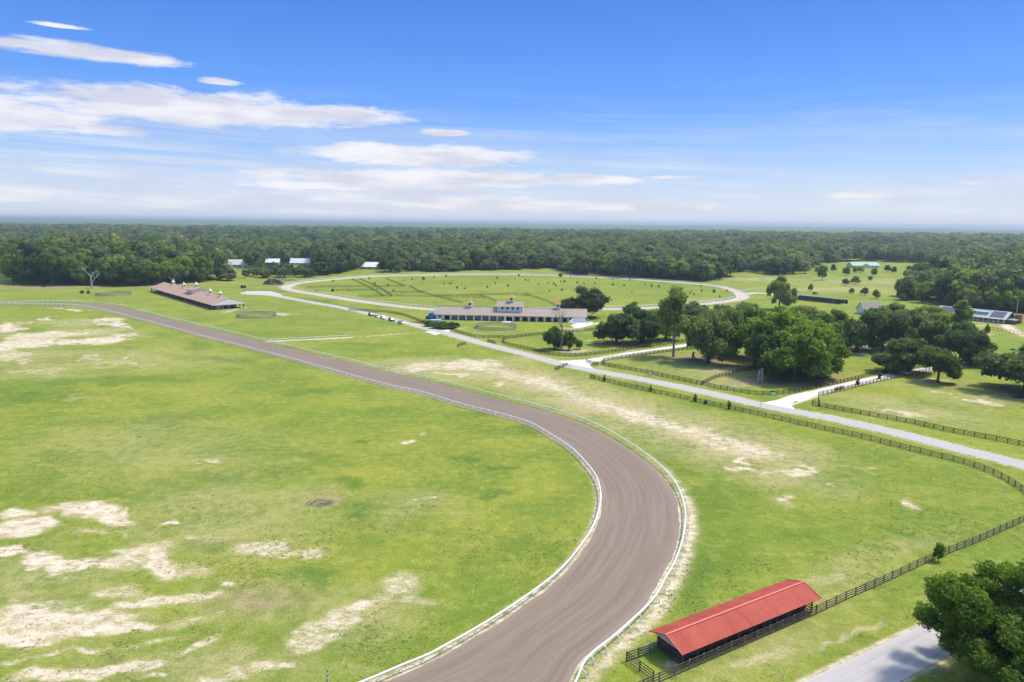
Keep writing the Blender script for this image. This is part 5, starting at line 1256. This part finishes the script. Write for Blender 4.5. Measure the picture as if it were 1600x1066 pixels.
p = at(1598, 612); heap(at(1596, 622), 2.4, .8, .9, 22, .5, m_board2, 'log_pile', 'dark logs lying under the wide oak at the right edge', 'log pile')

# --- woods
OPEN = [(-400, 1500), (-400, 412), (16, 412), (18, 436), (22, 446), (60, 446), (200, 448), (330, 441), (388, 436), (440, 435), (600, 426.5), (700, 424.5), (830, 421), (870, 420), (905, 430), (980, 435), (1100, 440), (1150, 432), (1262, 428), (1272, 413), (1350, 407.5), (1420, 411), (1500, 414), (1470, 424), (1424, 436), (1412, 470), (1500, 481), (1625, 493), (2600, 560), (2600, 1500)]
openw = []
for a, b_2 in OPEN:
    if b_2 > 1200: openw.append((-900. if a < 0 else 900., 20.))
    else: q = at(a, b_2); openw.append((q.x, q.y))
openw = np.array(openw)
def inside(x, y):
    r = np.zeros(x.shape, bool); n = len(openw); j = n - 1
    for i in range(n):
        xi, yi = openw[i]; xj, yj = openw[j]
        r ^= ((yi > y) != (yj > y)) & (x < (xj - xi) * (y - yi) / (yj - yi + 1e-9) + xi); j = i
    return r
def grid_pts(y0, y1, sp, rng, fov=.86):
    ys = np.arange(y0, y1, sp * .9); P_ = []
    for yy in ys:
        xs = np.arange(-fov * yy - 40, fov * yy + 40, sp); P_.append(np.stack([xs + rng.uniform(-.45, .45, len(xs)) * sp, yy + rng.uniform(-.45, .45, len(xs)) * sp], 1))
    return np.concatenate(P_)
rng = np.random.default_rng(3)
pts = np.concatenate([grid_pts(380, 1500, 13., rng), grid_pts(1500, 3300, 15, rng, .80)])
pts = pts[~inside(pts[:, 0], pts[:, 1])]
# clearings and gaps among the woods
CL = [(488, 392, 9, 14), (560, 403, 34, 4.5), (545, 378, 12, 2), (371, 423, 24, 11), (371, 436, 9, 5), (425, 416, 24, 6), (470, 417, 30, 7), (578, 424, 22, 7), (632, 406, 12, 3), (519, 367, 10, 2), (930, 428, 10, 4), (230, 412, 10, 2), (1050, 402, 9, 2), (720, 385, 34, 2.2), (900, 374, 60, 2.6), (300, 376, 70, 2.8), (1180, 380, 60, 2.6), (1440, 391, 44, 3), (100, 379, 50, 2.8), (620, 372, 60, 2.4), (1330, 372, 60, 2.2), (200, 390, 30, 2.5), (1500, 378, 50, 2.5), (400, 388, 26, 3), (820, 397, 20, 2), (1250, 392, 24, 2), (1050, 388, 26, 2), (1353, 415, 26, 6), (480, 403, 22, 3), (650, 362, 60, .5), (150, 358, 60, .5), (1000, 363, 60, .5), (240, 433, 8, 3), (395, 404, 8, 2)]
keep = np.ones(len(pts), bool)
for a, b_2, rx, ry in CL:
    c = at(a, b_2); e1 = at(a + rx, b_2) - c; e2 = at(a, b_2 + ry) - c
    M = np.linalg.inv(np.array([[e1.x, e2.x], [e1.y, e2.y]])); dx_, dy_ = pts[:, 0] - c.x, pts[:, 1] - c.y
    keep &= np.hypot(M[0, 0] * dx_ + M[0, 1] * dy_, M[1, 0] * dx_ + M[1, 1] * dy_) > 1
keep &= ~((vnoise(pts[:, 0], pts[:, 1], 60, 9) > .80) & (pts[:, 1] > 700))
pts = pts[keep]
# distance to the open land: the front rows become trees of their own
bd = np.full(len(pts), 1e9)
for i in range(len(openw)):
    a, b_2 = openw[i - 1], openw[i]; e = b_2 - a; L_ = (e ** 2).sum() + 1e-9
    q = np.clip(((pts - a) @ e) / L_, 0, 1); bd = np.minimum(bd, np.hypot(*(pts - a - q[:, None] * e).T))
fov = np.abs(pts[:, 0]) < pts[:, 1] * .80
fr = np.where((bd < 11) & fov & (pts[:, 1] < 1100))[0]
if len(fr) > 175: fr = fr[np.argsort(bd[fr])[:175]]
print('FRONT', len(fr), 'WOODS', len(pts))
cnt = {}
fr = sorted(fr, key=lambda i: project((pts[i][0], pts[i][1], 0))[0])
for i in fr:
    X_, Y_ = pts[i]; u, v = project((X_, Y_, 0))
    left = u < 345
    if left: lb = 'tall oak in the front row of the wood at the left'; k_ = random.choice(['oak', 'dark', 'oak']); hh = random.uniform(22, 31); W_ = random.uniform(9, 12)
    elif u < 900: lb = 'bushy tree in the hedge-like row behind the far oval, left half'; k_ = random.choice(['edge', 'edge', 'live']); hh = random.uniform(11, 17) if u > 430 else random.uniform(15, 24); W_ = random.uniform(6, 9)
    elif u < 1160: lb = 'tall tree in the wood edge behind the far oval, right half'; k_ = 'edge'; hh = random.uniform(17, 26); W_ = random.uniform(7.5, 11)
    elif u < 1402: lb = 'tree in the wood edge beyond the rough right field'; k_ = 'edge'; hh = random.uniform(13, 20); W_ = random.uniform(6, 9)
    else: lb = 'tree in the front row of the wood behind the solar-roofed house'; k_ = random.choice(['dark', 'live', 'oak']); hh = random.uniform(14, 20); W_ = random.uniform(6, 9)
    grp = {0: 'front row of the left wood', 1: 'tree row behind the oval, left half', 2: 'wood edge behind the oval, right half', 3: 'wood edge beyond the right field', 4: 'front row of the right wood'}[0 if left else 1 if u < 900 else 2 if u < 1160 else 3 if u < 1402 else 4]
    if 348 < u < 392 or 412 < u < 490 or 562 < u < 594: hh = random.uniform(6, 9)
    cnt[grp] = cnt.get(grp, 0) + 1
    lb = ordinal(cnt[grp]) + {'f': ' oak from the left in the front row of the left wood', 't': ' bushy tree from the left in the row behind the oval'}.get(grp[0], '') if left or u < 900 else ordinal(cnt[grp]) + ' tree from the left in the ' + grp
    plant(k_, (X_, Y_, 0), W_ * (1.2 if k_ == 'edge' else 1.), hh, lb, grp, name='woodland_tree')
mask = np.ones(len(pts), bool); mask[fr] = False; pts = pts[mask]
# tree shapes for the far wood (instanced by geometry nodes)
wood_col = bpy.data.collections.new('wood_tree_shapes')
for i in range(7):
    rg = np.random.default_rng(200 + i); mt_ = (m_woodA, m_woodB, m_woodA, m_woodC, m_woodB, m_woodA, m_woodC)[i]
    arr = crown_arrays(rg, rg.uniform(6., 8.2), .6, rg.uniform(11, 15.5), 17, 900, .8, lobe=(.27, .44), core=.84)
    ob = bpy.data.objects.new('wood_tree_shape', crown_mesh('wood_tree_shape', arr, mt_)); wood_col.objects.link(ob)
me = bpy.data.meshes.new('distant_woods'); me.vertices.add(len(pts)); co = np.zeros((len(pts), 3), np.float32); co[:, :2] = pts; me.vertices.foreach_set('co', co.ravel())
big = .85 + 1.15 * vnoise(pts[:, 0], pts[:, 1], 45, 12) + rng.uniform(-.15, .3, len(pts)); big *= np.where((pts[:, 1] < 700) & (pts[:, 0] < -150), 1.35, 1.)
big *= np.where(pts[:, 1] > 1500, 1.12, 1.)
for a, b_2, rx, ry in [(371, 430, 34, 14), (450, 427, 58, 14), (578, 429, 26, 12)]:
    c = at(a, b_2); e1 = at(a + rx, b_2) - c; e2 = at(a, b_2 - ry) - c; M = np.linalg.inv(np.array([[e1.x, e2.x], [e1.y, e2.y]])); dx_, dy_ = pts[:, 0] - c.x, pts[:, 1] - c.y
    big = np.where(np.hypot(M[0, 0] * dx_ + M[0, 1] * dy_, M[1, 0] * dx_ + M[1, 1] * dy_) < 1, np.minimum(big, .66), big)
me.attributes.new('size', 'FLOAT', 'POINT').data.foreach_set('value', big.astype(np.float32))
woods = bpy.data.objects.new('distant_woods', me); COL.objects.link(woods); tag(woods, kind='stuff')
ng = bpy.data.node_groups.new('woods', 'GeometryNodeTree'); ng.interface.new_socket('Geometry', in_out='INPUT', socket_type='NodeSocketGeometry'); ng.interface.new_socket('Geometry', in_out='OUTPUT', socket_type='NodeSocketGeometry')
N = ng.nodes; L = ng.links; gi = N.new('NodeGroupInput'); go = N.new('NodeGroupOutput'); m2p = N.new('GeometryNodeMeshToPoints'); iop = N.new('GeometryNodeInstanceOnPoints'); ci = N.new('GeometryNodeCollectionInfo')
ci.inputs['Collection'].default_value = wood_col; ci.inputs['Separate Children'].default_value = True; ci.inputs['Reset Children'].default_value = True
iop.inputs['Pick Instance'].default_value = True
rv = N.new('FunctionNodeRandomValue'); rv.data_type = 'FLOAT_VECTOR'; rv.inputs[1].default_value = (0, 0, 6.28)
ri = N.new('FunctionNodeRandomValue'); ri.data_type = 'INT'; ri.inputs[4].default_value = 0; ri.inputs[5].default_value = 6; ri.inputs['Seed'].default_value = 4
na = N.new('GeometryNodeInputNamedAttribute'); na.data_type = 'FLOAT'; na.inputs['Name'].default_value = 'size'
L.new(gi.outputs[0], m2p.inputs[0]); L.new(m2p.outputs[0], iop.inputs['Points']); L.new(ci.outputs[0], iop.inputs['Instance']); L.new(rv.outputs[0], iop.inputs['Rotation']); L.new(ri.outputs[2], iop.inputs['Instance Index'])
L.new(na.outputs[0], iop.inputs['Scale']); L.new(iop.outputs[0], go.inputs[0])
md = woods.modifiers.new('woods', 'NODES'); md.node_group = ng
# far canopy: a lumpy sheet of tree tops out to the horizon
rw = np.exp(np.linspace(math.log(3150), math.log(16000), 330)); uu = np.linspace(-.95, .95, 1300)
X = rw[:, None] * uu[None, :]; Y = np.repeat(rw[:, None], len(uu), 1)
Z = 9 + 7 * vnoise(X, Y, 16, 21) + 5 * vnoise(X, Y, 55, 22) + 6 * (vnoise(X, Y, 420, 23) - .3) + rng.uniform(0, 3, X.shape)
Z += np.clip((Y - 6000) / 8000, 0, 1) * (14 + 46 * vnoise(X, Y, 2600, 24)) * np.clip(1.1 - (X / Y) * .9, .35, 1.4) * .5
Z[0, :] = 0; Z[-1, :] = 0
nr, nc = X.shape; ii = (np.arange(nr - 1)[:, None] * nc + np.arange(nc - 1)[None, :]).ravel()
m_canopy, t, b = new_mat('far_canopy', .8, .1)
gp = t.n('ShaderNodeNewGeometry').outputs['Position']; n1 = t.noise(gp, .035, 4., .6); n2 = t.noise(gp, .004, 4., .6)
c = t.mix(t.step(n1, .35, .65), (.045, .085, .026), (.12, .175, .04)); c = t.mix(t.m('MULTIPLY', t.step(n2, .62, .74), .45), c, (.10, .14, .035)); t.put(b.inputs['Base Color'], c)
fc = bpy.data.objects.new('far_woods', np_mesh('far_woods', np.stack([X.ravel(), Y.ravel(), Z.ravel()], 1), np.stack([ii, ii + 1, ii + nc + 1, ii + nc], 1), m_canopy)); COL.objects.link(fc); tag(fc, kind='stuff')

# tufts of weeds and coarse grass on the near fields: nobody could count them
rng = np.random.default_rng(44); n_ = 70000
yy = np.exp(rng.uniform(math.log(72), math.log(330), n_)); xx = yy * rng.uniform(-.84, .84, n_)
dens = vnoise(xx, yy, 14, 31) * .5 + vnoise(xx, yy, 4, 32) * .5
kp = dens > rng.uniform(.42, .80, n_)
ca = np.array([(p.x, p.y) for p in spline(outer, 4.)]); cb = np.array([(p.x, p.y) for p in spline(inner, 4.)])
do_ = seg_dist(xx, yy, spline(outer, 6.)); di_ = seg_dist(xx, yy, spline(inner, 6.)); dr_ = np.minimum(seg_dist(xx, yy, road3), seg_dist(xx, yy, near_road)); dl_ = np.minimum(seg_dist(xx, yy, drive_a), seg_dist(xx, yy, drive_b))
s0_ = P_shed = None
kp &= ~((do_ + di_) < 17.2) & (do_ > .8) & (di_ > .8) & (dr_ > 4.2) & (dl_ > 3.2) & (seg_dist(xx, yy, [S0 + Vector((2, 1, 0)), S0 + Vector((22, 14, 0))]) > 4.5)
xx, yy = xx[kp], yy[kp]; m_ = len(xx); nb_ = 5
cx_ = np.repeat(xx, nb_) + rng.normal(0, .16, m_ * nb_); cy_ = np.repeat(yy, nb_) + rng.normal(0, .16, m_ * nb_); sz_ = np.repeat(rng.uniform(.05, .15, m_), nb_)
Cn = np.stack([cx_, cy_, sz_ * .55], 1); Nn_ = rng.normal(size=(m_ * nb_, 3)); Nn_[:, 2] = np.abs(Nn_[:, 2]) + 1.6; Nn_ /= np.linalg.norm(Nn_, axis=1)[:, None]
Vw, Qw = quads(Cn, Nn_, sz_, rng, .5); Vw[:, 2] = np.maximum(Vw[:, 2], .01)
m_weed, t, b = new_mat('weeds', .8, .1)
gw = t.n('ShaderNodeNewGeometry'); nw = t.noise(gw.outputs['Position'], .05, 4., .6)
t.put(b.inputs['Base Color'], t.mix(t.m('MULTIPLY', gw.outputs['Random Per Island'], 1.), t.mix(t.step(nw, .42, .58), (.15, .205, .026), (.22, .24, .036)), (.34, .31, .11)))
wd_ = bpy.data.objects.new('weeds', np_mesh('weeds', Vw, Qw, m_weed)); COL.objects.link(wd_); tag(wd_, kind='stuff')

# ------------------------------------------------------------------ haze
m_h = bpy.data.materials.new('haze'); m_h.use_nodes = True; nt = m_h.node_tree; nt.nodes.remove(nt.nodes['Principled BSDF'])
pv = nt.nodes.new('ShaderNodeVolumePrincipled'); pv.inputs['Color'].default_value = (.58, .70, .78, 1); pv.inputs['Density'].default_value = 1.15e-4; pv.inputs['Anisotropy'].default_value = .2
nt.links.new(pv.outputs[0], nt.nodes['Material Output'].inputs['Volume'])
hz = MB().box((0, 8000, 42), (51000, 24000, 86)).build('haze', m_h); tag(hz, kind='stuff')
